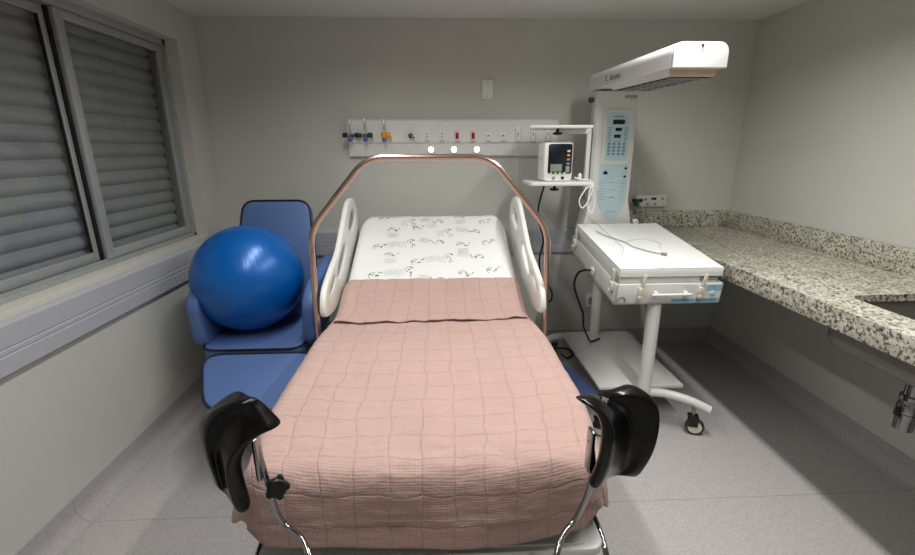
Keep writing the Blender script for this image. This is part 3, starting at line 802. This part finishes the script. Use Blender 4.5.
# black double manifold between the two flowmeters
mf = B().cyl((-.575, YP-.028, 1.66), (-.522, YP-.028, 1.66), .013, 'greend').lathe([(.01, 0), (.018, .004), (.018, .018), (.008, .022)], (-.548, YP-.028, 1.66), 'black', 14, R=Matrix.Rotation(PI/2, 3, 'X')).cyl((-.548, YP-.001, 1.66), (-.548, YP-.03, 1.66), .008, 'chrome')
tag(mf.build('gas_manifold'), 'dark green valve between the two green-knobbed flowmeters', 'valve')

# call plate high on the wall
cp = thing('wall_plate', (.365, YB, 1.905), 'small white rectangular blank plate high on the back wall above the console', 'wall plate')
B().prism(rrect(.08, .128, .012), (.365, YB-.0005, 1.968), (1, 0, 0), (0, 0, 1), (0, -1, 0), .012, 'whitep', .004).build('cover', cp)
for z in (2.012, 1.924): B().lathe([(.004, 0), (.004, .002)], (.365, YB-.0125, z), 'greyp', 10, R=Matrix.Rotation(PI/2, 3, 'X')).build('screw', cp)
# low wall socket
lo = thing('wall_socket', (1.235, YB, .33), 'white wall socket low on the back wall behind the warmer', 'socket')
B().prism(rrect(.08, .12, .008), (1.235, YB-.0005, .375), (1, 0, 0), (0, 0, 1), (0, -1, 0), .01, 'whitep', .003).build('cover', lo)
B().prism(rrect(.04, .06, .012), (1.235, YB-.0105, .375), (1, 0, 0), (0, 0, 1), (0, -1, 0), .004, 'greyp', .001).build('insert', lo)

# ------------------------------------------------------------------ infant warmer
wm = thing('infant_warmer', (1.19, 2.6, 0), 'white infant warmer with overhead heater, blue control panel and tilted tray', 'infant warmer')
def arcpts(a, b, sag, n=14):
    a, b = V(a), V(b); return [a.lerp(b, k/n)+V((0, 0, sag*4*(k/n)*(1-k/n)))+V((0, 0, 0)) for k in range(n+1)]
ff = [V((.85, 2.13, .165)), V((.92, 2.16, .19)), V((1.05, 2.22, .215)), V((1.17, 2.235, .22)), V((1.29, 2.22, .215)), V((1.40, 2.165, .20)), V((1.495, 2.12, .165))]
B().tube(catmull(ff, 5), .024, 'white', 14).build('front_foot', wm)
rf = [V((.83, 3.16, .145)), V((.92, 3.13, .185)), V((1.17, 3.08, .21)), V((1.40, 3.13, .185)), V((1.50, 3.16, .145))]
B().tube(catmull(rf, 5), .024, 'white', 14).build('rear_foot', wm)
B().cyl((1.165, 2.235, .205), (1.165, 2.235, .80), .036, 'white', 24).build('front_post', wm)
B().cyl((1.165, 3.07, .205), (1.165, 3.07, .90), .038, 'white', 24).build('rear_post', wm)
B().bb((.925, 2.29, .205), (1.43, 3.10, .228), 'white', .006).build('lower_shelf', wm)
B().bb((1.14, 2.23, .18), (1.19, 3.08, .204), 'white', .004).build('base_beam', wm)
def caster(x, y, ang):
    R_ = Matrix.Rotation(ang, 3, 'Z'); c = V((x, y, .05))
    b = B(); b.lathe([(.03, -.014), (.044, -.014), (.05, -.008), (.05, .008), (.044, .014), (.03, .014)], c, 'rubber', 28, R=R_ @ Matrix.Rotation(PI/2, 3, 'Y'))
    o = b.build('caster', wm)
    tag(B().lathe([(.01, -.017), (.036, -.016), (.036, .016), (.01, .017)], c, 'cream', 24, R=R_ @ Matrix.Rotation(PI/2, 3, 'Y')).build('hub', o), 'pale hub cap')
    f = B()
    for s in (-1, 1):
        f.box(c+R_ @ V((s*.02, .012, .035)), (.005, .05, .06), 'black', .002, R_)
    f.box(c+R_ @ V((0, .015, .066)), (.046, .055, .01), 'black', .003, R_)
    f.cyl(c+R_ @ V((0, .015, .066)), c+R_ @ V((0, .015, .128)), .011, 'steel')
    f.build('fork', o)
caster(1.435, 2.14, math.radians(68)); caster(.90, 2.15, math.radians(60)); caster(1.45, 3.13, math.radians(10)); caster(.885, 3.13, math.radians(-15))
# column
cl = B()
prof = [(1.045, 3.16), (1.022, 3.02), (1.035, 2.995), (1.285, 2.995), (1.30, 3.02), (1.28, 3.16)]
cl.prism([(x, y) for x, y in prof], (0, 0, .86), (1, 0, 0), (0, 1, 0), (0, 0, 1), 1.055, 'white', .006)
cl.prism([(.985, 1.02), (1.325, 1.02), (1.315, 1.10), (1.29, 1.22), (1.025, 1.22), (1.0, 1.10)], (0, 2.9965, 0), (1, 0, 0), (0, 0, 1), (0, 1, 0), .16, 'white', .004)
cl.text('ampla', (1.20, 2.9935, 1.872), (1, 0, 0), (0, 0, 1), .034, 'greyp', bold=.0006)
for dx, dz in ((0, 0), (.012, .012), (.024, 0)): cl.lathe([(.003, 0), (.003, .001)], (1.222+dx, 2.9945, 1.905+dz), 'greyp', 8, R=Matrix.Rotation(PI/2, 3, 'X'))
col = cl.build('column', wm, smooth=30)
kb = B().lathe([(.012, 0), (.016, .003), (.016, .028), (.012, .032)], (1.016, 3.04, 1.865), 'black', 14, R=Matrix.Rotation(-PI/2, 3, 'Y')).build('knob', wm)
pf = 2.9945
cpn = B()
cpn.prism(rrect(.19, .34, .012), (1.172, pf, 1.635), (1, 0, 0), (0, 0, 1), (0, -1, 0), .006, 'whitep', .002)
cpn.prism(rrect(.15, .295, .006), (1.172, pf-.006, 1.635), (1, 0, 0), (0, 0, 1), (0, -1, 0), .001, 'bluep')
q = pf-.0071
cpo = cpn.build('control_panel', wm); tag(cpo, 'pale blue keypad panel with dark displays')
for a_, b_ in (((1.135, 1.714), (1.212, 1.741)), ((1.155, 1.672), (1.197, 1.692)), ((1.15, 1.63), (1.192, 1.65))):
    B().bb((a_[0], q-.002, a_[1]), (b_[0], q, b_[1]), 'screen').build('display', cpo)
B().bb((1.14, q-.001, 1.756), (1.205, q, 1.764), 'blued').build('panel_heading', cpo)
d = B()
for r in range(4):
    for c in range(4): d.bb((1.112+c*.033, q-.0015, 1.522+r*.021), (1.130+c*.033, q, 1.536+r*.021), 'blued')
for r in range(7):
    d.bb((1.108, q-.001, 1.62+r*.012), (1.13, q, 1.624+r*.012), 'blued'); d.bb((1.215, q-.001, 1.62+r*.012), (1.237, q, 1.624+r*.012), 'blued')
for c in range(4): d.lathe([(.004, 0), (.004, .001)], (1.122+c*.034, q, 1.607), 'blued', 8, R=Matrix.Rotation(PI/2, 3, 'X'))
d.build('keypad', cpo)
sp = B(); sp.prism(rpoly([(1.075, 1.47), (1.268, 1.47), (1.268, 1.22), (1.225, 1.125), (1.19, 1.098), (1.155, 1.098), (1.12, 1.125), (1.077, 1.22)], .014), (0, pf, 0), (1, 0, 0), (0, 0, 1), (0, -1, 0), .003, 'bluep', .0008)
q = pf-.0031
for x, z in ((1.248, 1.437), (1.246, 1.384)): sp.lathe([(.008, 0), (.008, .005), (.005, .006)], (x, q, z), 'dark', 12, R=Matrix.Rotation(PI/2, 3, 'X'))
sp.bb((1.10, q-.003, 1.40), (1.128, q, 1.415), 'screen').lathe([(.006, 0), (.006, .004)], (1.114, q, 1.418), 'screen', 10, R=Matrix.Rotation(PI/2, 3, 'X'))
for r in range(8):
    sp.bb((1.085, q-.0008, 1.36-r*.018), (1.12-.004*(r % 3), q, 1.3625-r*.018), 'blued'); sp.bb((1.215+.004*(r % 2), q-.0008, 1.355-r*.018), (1.255, q, 1.3575-r*.018), 'blued')
for r in range(3): sp.bb((1.13, q-.0008, 1.345-r*.05), (1.2, q, 1.347-r*.05), 'blued')
sp.bb((1.155, q-.001, 1.246), (1.178, q, 1.253), 'blued').bb((1.14, q-.001, 1.15), (1.2, q, 1.153), 'blued')
tag(sp.build('resuscitation_panel', wm), 'pale blue shield-shaped panel')
# heater head
def head_x(y): return 1.155+(3.0-y)*.125
hd = B()
HS = [V((-.132, 0)), V((-.132, .055))]+[V((-.132+.045-.045*math.cos(t), .065+.045*math.sin(t))) for t in [PI/2*k/6 for k in range(7)]]
HS = HS+[V((-p.x, p.y)) for p in HS[::-1]]
def hfn(u, v):
    y = 3.12+(2.27-3.12)*u; p = HS[int(round(v*(len(HS)-1)))]
    zb = 1.925+.008*u; hs = 1+.0*u
    return V((head_x(y)+p.x*(1.06-.06*u), y, zb+p.y*hs*(.96+.06*u)))
hd.grid(hfn, 10, len(HS), 'white')
hd.poly([hfn(0, k/(len(HS)-1)) for k in range(len(HS))], 'white')
hd.poly([hfn(1, k/(len(HS)-1)) for k in range(len(HS))], 'white')
hd.grid(lambda u, v: hfn(u, 0).lerp(hfn(u, 1), v), 2, 2, 'white')
n_ = V((-1, -.125, 0)).normalized()
tl = V((head_x(2.78)-.136, 2.78, 1.96))
hd.text('fanem', V((head_x(2.84)-.1395, 2.84, 1.952)), (.125, -1, 0), (0, 0, 1), .052, 'greyp', bold=.0004)
hd.bb((head_x(2.90)-.140, 2.87, 1.952), (head_x(2.90)-.136, 2.89, 1.99), 'greyp')
ho = hd.build('heater_head', wm, smooth=40)
ec = B(); ec.prism([(p.x*1.0, p.y*1.02) for p in HS], (head_x(2.265), 2.268, 1.931), (1, 0, 0), (0, 0, 1), (0, -1, 0), .02, 'white', .005)
ec.lathe([(.007, 0), (.007, .003), (.004, .004)], (head_x(2.265)-.0, 2.248, 2.026), 'red', 10, R=Matrix.Rotation(PI/2, 3, 'X'))
ec.lathe([(.004, 0), (.004, .0045)], (head_x(2.265)-.0, 2.248, 2.026), 'dark', 8, R=Matrix.Rotation(PI/2, 3, 'X'))
ec.bb((head_x(2.265)-.012, 2.2472, 2.012), (head_x(2.265)+.012, 2.248, 2.014), 'greyp').bb((head_x(2.265)-.009, 2.2472, 2.004), (head_x(2.265)+.009, 2.248, 2.006), 'greyp')
ec.build('end_cap', ho)
# reflector housing below: tapered tray with grille
ya, yb = 2.29, 2.86; za = 1.934; zb_ = 1.898
g = B()
def ring(inset, z, ex=0): return [V((head_x(y)+s*(.122-inset), y+(inset*1.3 if y < 2.5 else -inset*1.3), z)) for y, s in ((ya, -1), (ya, 1), (yb, 1), (yb, -1))]
r0, r1 = ring(0, za), ring(.012, zb_)
for k in range(4):
    g.poly([r0[k], r0[(k+1) % 4], r1[(k+1) % 4], r1[k]], 'amber' if k == 0 else 'white')
g.poly(r1, 'grille')
go = g.build('reflector', ho, smooth=20)
gr = B()
for k in range(9):
    y = ya+.05+k*(yb-ya-.1)/8
    gr.bb((head_x(y)-.095, y-.010, zb_-.006), (head_x(y)+.095, y+.010, zb_-.001), 'alu')
for s in (-.05, .05): gr.tube([(head_x(ya+.04)+s, ya+.04, zb_-.004), (head_x(yb-.04)+s, yb-.04, zb_-.004)], .004, 'steel', 6)
gr.build('guard_grille', ho)
# tray, tilted head-up
TX = Matrix.Translation(V((1.205, 2.19, .770))) @ Matrix.Rotation(math.radians(7.8), 4, 'X')
TW, TD, TH = .57, .81, .118
t = B(TX); wl = .016
t.bb((-TW/2, 0, 0), (TW/2, TD, .02), 'white', .004)
t.bb((-TW/2, 0, .0), (TW/2, wl, TH), 'white', .004).bb((-TW/2, TD-wl, 0), (TW/2, TD, TH), 'white', .004)
t.bb((-TW/2, 0, 0), (-TW/2+wl, TD, TH), 'white', .004).bb((TW/2-wl, 0, 0), (TW/2, TD, TH), 'white', .004)
t.bb((-.16, .1, -.05), (.16, .72, 0), 'white', .01)
tr = t.build('tray', wm)
lb = B(TX)
lb.bb((.06, -.0015, .008), (.282, 0, .112), 'whitep').bb((.02, -.002, .008), (.282, -.0006, .034), 'bluel').bb((.20, -.002, .075), (.282, -.0006, .11), 'bluel')
lb.bb((.03, -.0026, .018), (.14, -.0021, .026), 'blued').bb((.155, -.0026, .016), (.265, -.0021, .029), 'blued')
lb.lathe([(.014, 0), (.014, .004), (.01, .006)], (.235, -.002, .062), 'bluep', 16, R=Matrix.Rotation(PI/2, 3, 'X'))
tag(lb.build('front_label', tr), 'pale blue printed strip')
h = B(TX); h.tube([(-.10, -.024, .066), (.11, -.024, .066)], .0075, 'whitep', 12)
for x in (-.075, .085): h.box((x, -.012, .066), (.018, .028, .024), 'whitep', .004)
h.build('handle', tr)
h = B(TX); h.tube([V((-.25+.022*math.cos(a), -.003, .022+.028*math.sin(a))) for a in [PI*k/8 for k in range(9)]], .004, 'greyp', 8); h.build('cable_clip', tr)
for x in (-.155, .165):
    l = B(TX); l.box((x, -.010, .078), (.026, .022, .05), 'cream', .005).box((x+.006, -.012, .135), (.017, .012, .085), 'cream', .004, Matrix.Rotation(math.radians(6), 3, 'Y')).lathe([(.012, 0), (.012, .008), (.006, .01)], (x-.004, -.014, .05), 'cream', 12, R=Matrix.Rotation(PI/2, 3, 'X'))
    l.build('latch', tr)
for y in (.045, .72):
    l = B(TX); l.box((-TW/2-.010, y, .095), (.02, .034, .05), 'cream', .005).box((-TW/2-.006, y+.005, .15), (.01, .03, .075), 'cream', .004).lathe([(.011, 0), (.011, .008)], (-TW/2-.018, y, .07), 'cream', 12, R=Matrix.Rotation(-PI/2, 3, 'Y'))
    l.build('latch', tr)
pt = B(TX); pt.box((-TW/2-.008, .34, .05), (.016, .05, .04), 'cream', .004); pt.build('plug_port', tr)
def pane(pts, th=.004):
    """clear acrylic sheet with a bright cut edge"""
    P = [V(p) for p in pts]; n = (P[1]-P[0]).cross(P[2]-P[0]).normalized()
    b = B(TX); b.poly(P, 'clear')
    b.tube(P, .0018, 'edge', 6, closed=True)
    return b.build('acrylic_panel', tr, recalc=False)
pane([(-.272, .02, .10), (-.272, .79, .10), (-.272, .79, .315), (-.272, .02, .315)])
pane([(-.27, .012, .118), (.27, .012, .118), (.27, .012, .20), (-.27, .012, .20)])
pane([(.275, .02, .118), (.275, .79, .118), (.40, .79, .235), (.40, .02, .235)])
# mattress on the tray
mb = thing('crib_mattress', TX @ V((0, .4, .022)), 'flat white covered mattress lying in the tilted warmer tray', 'mattress')
m = B(TX); m.box((0, .40, .115), (.525, .765, .16), 'whitep', .012); m.build('mattress_core', mb)
m = B(TX)
def cover(u, v):
    W2, D2 = .545, .785; ex = .05
    s = (u*2-1)*(W2/2+ex); d = v*(D2+2*ex)-ex
    cx = max(-W2/2, min(W2/2, s)); cy = max(0, min(D2, d)); e = abs(s-cx)+abs(d-cy)
    bz = .0025*nz(s*9, d*4, 5)+.0015*nz(s*25, d*9)
    return V((cx, .008+cy, .202-e*.9+(bz if e == 0 else 0)))
m.grid(cover, 40, 50, 'sheetw'); m.build('mattress_cover', mb, smooth=60, recalc=False)
m = B(TX); m.bb((.16, .0155, .13), (.255, .0165, .136), 'greyp').bb((.16, .0155, .142), (.255, .0165, .148), 'greyp').bb((.16, .0155, .154), (.255, .0165, .160), 'greyp'); m.build('printed_stripes', mb)
# sensor lead on the mattress
c = B(TX); zt = .208
cp_ = catmull([(-.20, .62, zt), (-.17, .52, zt+.001), (-.10, .40, zt+.001), (-.08, .32, zt+.001), (-.02, .24, zt+.001), (.03, .20, zt)], 8)
c.tube(cp_, .0028, 'greyp', 6)
c.tube(catmull([(-.10, .40, zt+.006), (-.02, .45, zt+.004), (.06, .46, zt+.001), (.10, .38, zt+.001), (.07, .30, zt+.001)], 8), .0025, 'whitep', 6)
c.box((.04, .195, zt+.003), (.03, .018, .010), 'greyp', .003, Matrix.Rotation(-.5, 3, 'Z'))
tag(c.build('sensor_cable'), 'thin pale sensor lead with a small connector lying on the warmer mattress', 'cable')

# monitor shelf arm on the left of the column
sa = B()
sa.bb((.985, 3.02, 1.30), (1.013, 3.05, 1.69), 'white', .004)
sa.bb((.78, 3.015, 1.655), (1.0, 3.055, 1.685), 'white', .004)
sa.build('shelf_post', wm)
us = B().prism(rpoly([(.56, 2.86), (.975, 2.86), (.975, 3.20), (.66, 3.20)], .03), (0, 0, 1.686), (1, 0, 0), (0, 1, 0), (0, 0, 1), .018, 'white', .004).build('upper_shelf', wm)
ls = B().prism(rpoly([(.585, 2.84), (1.0, 2.84), (1.0, 3.14), (.585, 3.14)], .03), (0, 0, 1.338), (1, 0, 0), (0, 1, 0), (0, 0, 1), .022, 'white', .005)
ls = ls.build('monitor_shelf', wm)
for zt, par, s in ((1.685, us, -1), (1.337, ls, -1)):
    B().cyl((.765, 2.94, zt), (.765, 2.94, zt-.02), .01, 'black').lathe([(.012, -.018), (.03, -.014), (.03, -.002), (.012, 0)], (.765, 2.94, zt-.02), 'black', 10).build('shelf_knob', par)

# patient monitor
mo = thing('patient_monitor', (.77, 2.98, 1.361), 'small white patient monitor with a dark screen standing on the warmer side shelf', 'monitor')
Rm = Matrix.Rotation(math.radians(6), 4, 'Z'); TXm = Matrix.Translation(V((.772, 2.985, 1.3615))) @ Rm
b = B(TXm); b.box((0, .0, .122), (.20, .13, .242), 'whitep', .02); b.box((0, -.04, .012), (.17, .05, .022), 'whitep', .006); b.build('case', mo)
b = B(TXm); b.prism(rrect(.158, .185, .014, 5, 0.008, .14), (0, -.0645, 0), (1, 0, 0), (0, 0, 1), (0, -1, 0), .004, 'screen', .001)
so_ = b.build('screen', mo); tag(so_, 'dark glass front')
b = B(TXm); b.bb((-.055, -.0695, .062), (.022, -.0685, .108), 'lcd'); b.build('lcd_window', so_)
b = B(TXm)
for k, mm in enumerate(('greyp', 'greyp', 'yellow', 'cream')): b.box((.062, -.0695, .11+k*.026), (.02, .003, .012), mm, .001)
for k in range(4): b.box((-.05+k*.03, -.0695, .052), (.016, .003, .008), 'cream', .001)
b.box((.06, -.0695, .075), (.026, .003, .04), 'greyp', .001); b.build('buttons', so_)
for x in (-.03, .03): B(TXm).lathe([(.01, 0), (.01, .006), (.006, .008)], (x, -.064, .022), 'greyp' if x < 0 else 'screen', 14, R=Matrix.Rotation(PI/2, 3, 'X')).build('port', mo)
b = B(TXm); b.bb((-.1015, -.02, .13), (-.1, .0, .15), 'bluel'); b.build('side_sticker', mo)
# white probe lead hanging from the shelf
c = B()
c.tube(catmull([(.885, 2.92, 1.385), (.93, 2.90, 1.375), (.975, 2.87, 1.37), (.985, 2.835, 1.33), (.955, 2.825, 1.24), (.92, 2.825, 1.20), (.90, 2.825, 1.25), (.94, 2.83, 1.32), (.98, 2.83, 1.33), (1.0, 2.825, 1.25), (.985, 2.82, 1.17), (.955, 2.82, 1.20), (.96, 2.825, 1.30), (.98, 2.835, 1.345)], 8), .0045, 'whitep', 8)
tag(c.build('probe_cable'), 'coiled white probe cable hanging from the right end of the monitor shelf', 'cable')
c = B(); c.lathe([(.008, 0), (.013, .004), (.014, .035), (.008, .05)], (.925, 2.93, 1.361), 'whitep', 12)
tag(c.build('probe_clip'), 'small white clip standing on the monitor shelf beside the monitor', 'clip')
# cords
def cord(name, pts, r, m, label, cat):
    return tag(B().tube(catmull(pts, 8), r, m, 8).build(name, smooth=180), label, cat)
cord('power_cord', [(.76, 3.06, 1.36), (.755, 3.16, 1.33), (.725, 3.2, 1.16), (.735, 3.2, 1.05), (.772, 3.2, .92), (.75, 3.2, .77), (.78, 3.22, .62), (.855, 3.22, .53), (.862, 3.22, .45), (.82, 3.24, .38), (.84, 3.28, .12), (.93, 3.30, .012), (1.02, 3.27, .012), (1.05, 3.18, .012), (.98, 3.10, .012), (.955, 3.18, .012)], .007, 'cable', 'long black power cord dropping from the monitor shelf to the floor behind the bed', 'power cord')
cord('power_cord', [(.905, 2.53, .868), (.875, 2.55, .865), (.85, 2.60, .83), (.85, 2.65, .74), (.90, 2.7, .62), (.945, 2.72, .52), (.965, 2.75, .42), (1.02, 2.82, .32), (1.08, 2.9, .2375), (1.16, 2.95, .2375)], .007, 'cable', 'short black power cord curving from the side of the warmer tray to its lower shelf', 'power cord')
cord('pull_string', [(.575, 3.33, 1.66), (.576, 3.31, 1.5), (.58, 3.315, 1.35), (.582, 3.32, 1.2)], .002, 'whitep', 'thin white string hanging from the right half of the wall console', 'string')

# second gas console beside the worktop
wc = thing('wall_outlet_strip', (1.62, YB, 1.14), 'short white strip of outlets low on the back wall above the granite splashback', 'wall panel')
B().bb((1.50, 3.365, 1.135), (1.745, YB-.0005, 1.222), 'whitep', .004).build('panel_body', wc)
for x, z, m_ in ((1.58, 1.19, 'greyp'), (1.635, 1.195, 'screen'), (1.655, 1.195, 'screen'), (1.712, 1.195, 'greyp'), (1.60, 1.155, 'greyp'), (1.66, 1.155, 'greyp')):
    B().lathe([(.009, 0), (.009, .006), (.005, .008)], (x, 3.365, z), m_, 12, R=Matrix.Rotation(PI/2, 3, 'X')).build('outlet', wc)
fm = thing('flowmeter', (1.49, 3.33, 1.05), 'green flowmeter with a clear bottle on the small outlet strip behind the warmer', 'flowmeter')
B().lathe([(.012, -.03), (.022, -.02), (.022, .015), (.014, .022)], (1.495, 3.325, 1.175), 'green', 16).cyl((1.515, 3.364, 1.18), (1.50, 3.33, 1.18), .01, 'chrome').build('valve_body', fm)
B().cyl((1.46, 3.32, 1.188), (1.535, 3.32, 1.188), .012, 'black', 12).build('control_knob', fm)
B().lathe([(.006, 0), (.007, .01), (.007, .11), (.004, .115)], (1.49, 3.325, 1.195), 'flask', 12).build('flow_tube', fm)
B().lathe([(.02, 0), (.036, .004), (.038, .06), (.036, .085), (.02, .10)], (1.535, 3.31, 1.04), 'flask', 20).cyl((1.50, 3.325, 1.15), (1.53, 3.312, 1.135), .008, 'greyp').build('bottle', fm)
B().lathe([(.008, 0), (.016, .002), (.016, .03), (.008, .032)], (1.335, 2.975, 1.09), 'whitep', 14, R=Matrix.Rotation(PI/2, 3, 'X')).lathe([(.002, 0), (.006, .001), (.006, .0335)], (1.335, 2.975, 1.09), 'greyp', 10, R=Matrix.Rotation(PI/2, 3, 'X')).build('roller', wm)

# ------------------------------------------------------------------ granite worktop with sink
ct = thing('granite_worktop', (1.9, 1.4, .875), 'speckled grey and white granite worktop with splashback along the right wall', 'worktop')
XF = 1.535; ZT = .972; Y0, Y1 = -.6, YB-.001
SX0, SX1, SY0, SY1 = 1.70, 2.10, .95, 1.70
t = bmesh.new()
def lp(o, z): 
    vs = [t.verts.new((a, b, z)) for a, b in o]; return [t.edges.new((vs[k], vs[(k+1) % len(vs)])) for k in range(len(vs))]
es = lp([(XF, Y0), (XR-.001, Y0), (XR-.001, Y1), (XF, Y1)], ZT)
hole = rpoly([(SX0, SY0), (SX1, SY0), (SX1, SY1), (SX0, SY1)], .07, 6)
es += lp(hole, ZT)
bmesh.ops.triangle_fill(t, edges=es, use_beauty=True)
r = bmesh.ops.extrude_face_region(t, geom=t.faces[:])
for v in [e for e in r['geom'] if isinstance(e, bmesh.types.BMVert)]: v.co.z -= .03
b = B(); b.add(t, 'granite'); b.bb((XF, Y0, .885), (XF+.03, Y1, ZT-.001), 'granite', .002)
b.build('slab', ct, smooth=30)
b = B(); b.bb((XR-.021, Y0, ZT+.0005), (XR-.001, Y1, 1.10), 'granite', .003); b.bb((1.45, YB-.021, ZT+.0005), (XR-.022, YB-.001, 1.10), 'granite', .003); b.bb((1.45, 3.2, .885), (XF-.0005, YB-.002, ZT), 'granite', .002)
b.build('splashback', ct)
sk = thing('sink', (1.9, 1.3, .76), 'stainless steel sink bowl set under the granite worktop', 'sink')
b = B()
lev = [(0, .943, 0), (0, .80, 0), (.012, .772, 0), (.04, .757, 0), (.09, .752, 0)]
bowlo = rpoly([(1.632, .93), (2.13, .93), (2.13, 1.71), (1.632, 1.71)], .09, 6); BX, BY = 1.881, 1.32
def sring(ins, z, k): return [V((BX+(x-BX)*k*(1-ins/.25), BY+(y-BY)*k*(1-ins/.39), z)) for x, y in bowlo]
def shell(k, dz):
    rings = [sring(i_, z_+dz, k) for i_, z_, _ in lev]
    for A, C in zip(rings, rings[1:]):
        for j in range(len(A)): b.poly([A[j], A[(j+1) % len(A)], C[(j+1) % len(A)], C[j]], 'steeld')
    b.poly(rings[-1], 'steeld')
shell(1.0, 0); shell(1.014, -.004)
bmesh.ops.remove_doubles(b.bm, verts=b.bm.verts[:], dist=1e-5)
b.build('bowl', sk, smooth=50, recalc=False)
dt = B(); px_, py_ = 1.66, 1.30
px_, py_ = 1.715, 1.36
cx_, cy_ = px_+.015, py_+.02
dt.lathe([(.02, 0), (.03, .002), (.03, .07), (.024, .074)], (cx_, cy_, .55), 'chrome', 24).lathe([(.024, 0), (.036, .003), (.036, .02), (.024, .023)], (cx_, cy_, .60), 'chrome', 24).lathe([(.02, 0), (.034, .002), (.036, .02), (.03, .05), (.034, .055), (.034, .07), (.02, .075)], (cx_, cy_, .62), 'chrome', 24).cyl((cx_, cy_, .69), (cx_, cy_, .752), .026, 'chrome')
dt.box((cx_-.034, cy_, .625), (.014, .016, .04), 'black', .003)
tag(dt.build('drain_trap', sk), 'chrome drain trap')
tp = B(); tp.tube(fillet([(2.17, 1.35, ZT+.002), (2.17, 1.35, 1.2), (1.98, 1.35, 1.2), (1.98, 1.35, 1.14)], .06), .012, 'chrome', 14).lathe([(.024, 0), (.024, .01), (.016, .016)], (2.17, 1.35, ZT+.001), 'chrome', 20)
to = tp.build('tap_spout')

# tap is hidden beyond the frame's right edge; it stands on the worktop
tag(to, 'chrome swan-neck tap standing behind the sink bowl', 'tap')

# ------------------------------------------------------------------ light
def area(name, loc, sx, sy, power, spread, rot=(0, 0, 0), col=(1, .995, .97)):
    l = bpy.data.lights.new(name, 'AREA'); l.shape = 'RECTANGLE'; l.size = sx; l.size_y = sy; l.energy = power; l.color = col
    l.spread = math.radians(spread)
    o = bpy.data.objects.new(name, l); COL.objects.link(o); o.location = loc; o.rotation_euler = rot; return o
area('ceiling_panel_light', (1.12, 1.4, ZC-.01), .09, 2.0, 32, 153)
area('ceiling_panel_light', (-.40, 1.4, ZC-.01), .09, 2.0, 24, 153)
W = bpy.data.worlds.new('World'); SC.world = W; W.use_nodes = True
W.node_tree.nodes['Background'].inputs[0].default_value = (.35, .37, .4, 1); W.node_tree.nodes['Background'].inputs[1].default_value = .05

# ------------------------------------------------------------------ camera
cd = bpy.data.cameras.new('camera'); co = bpy.data.objects.new('camera', cd); COL.objects.link(co)
cd.sensor_width = 36; cd.lens = 447.2/915*36; cd.clip_start = .02
right, upv, back = V((0.99904, -0.04349, -0.00447)), V((0.0163, 0.2770, 0.9607)), V((-0.0420, -0.9597, 0.2778))
right.normalize(); back = back.normalized(); upv = back.cross(right).normalized(); right = upv.cross(back)
Rm = Matrix((right, upv, back)).transposed()
co.matrix_world = Matrix.Translation(V((0, 0, 1.57))) @ Rm.to_4x4()
SC.camera = co
SC.view_settings.view_transform = 'Standard'
SC.view_settings.look = 'None'
SC.view_settings.exposure = 0
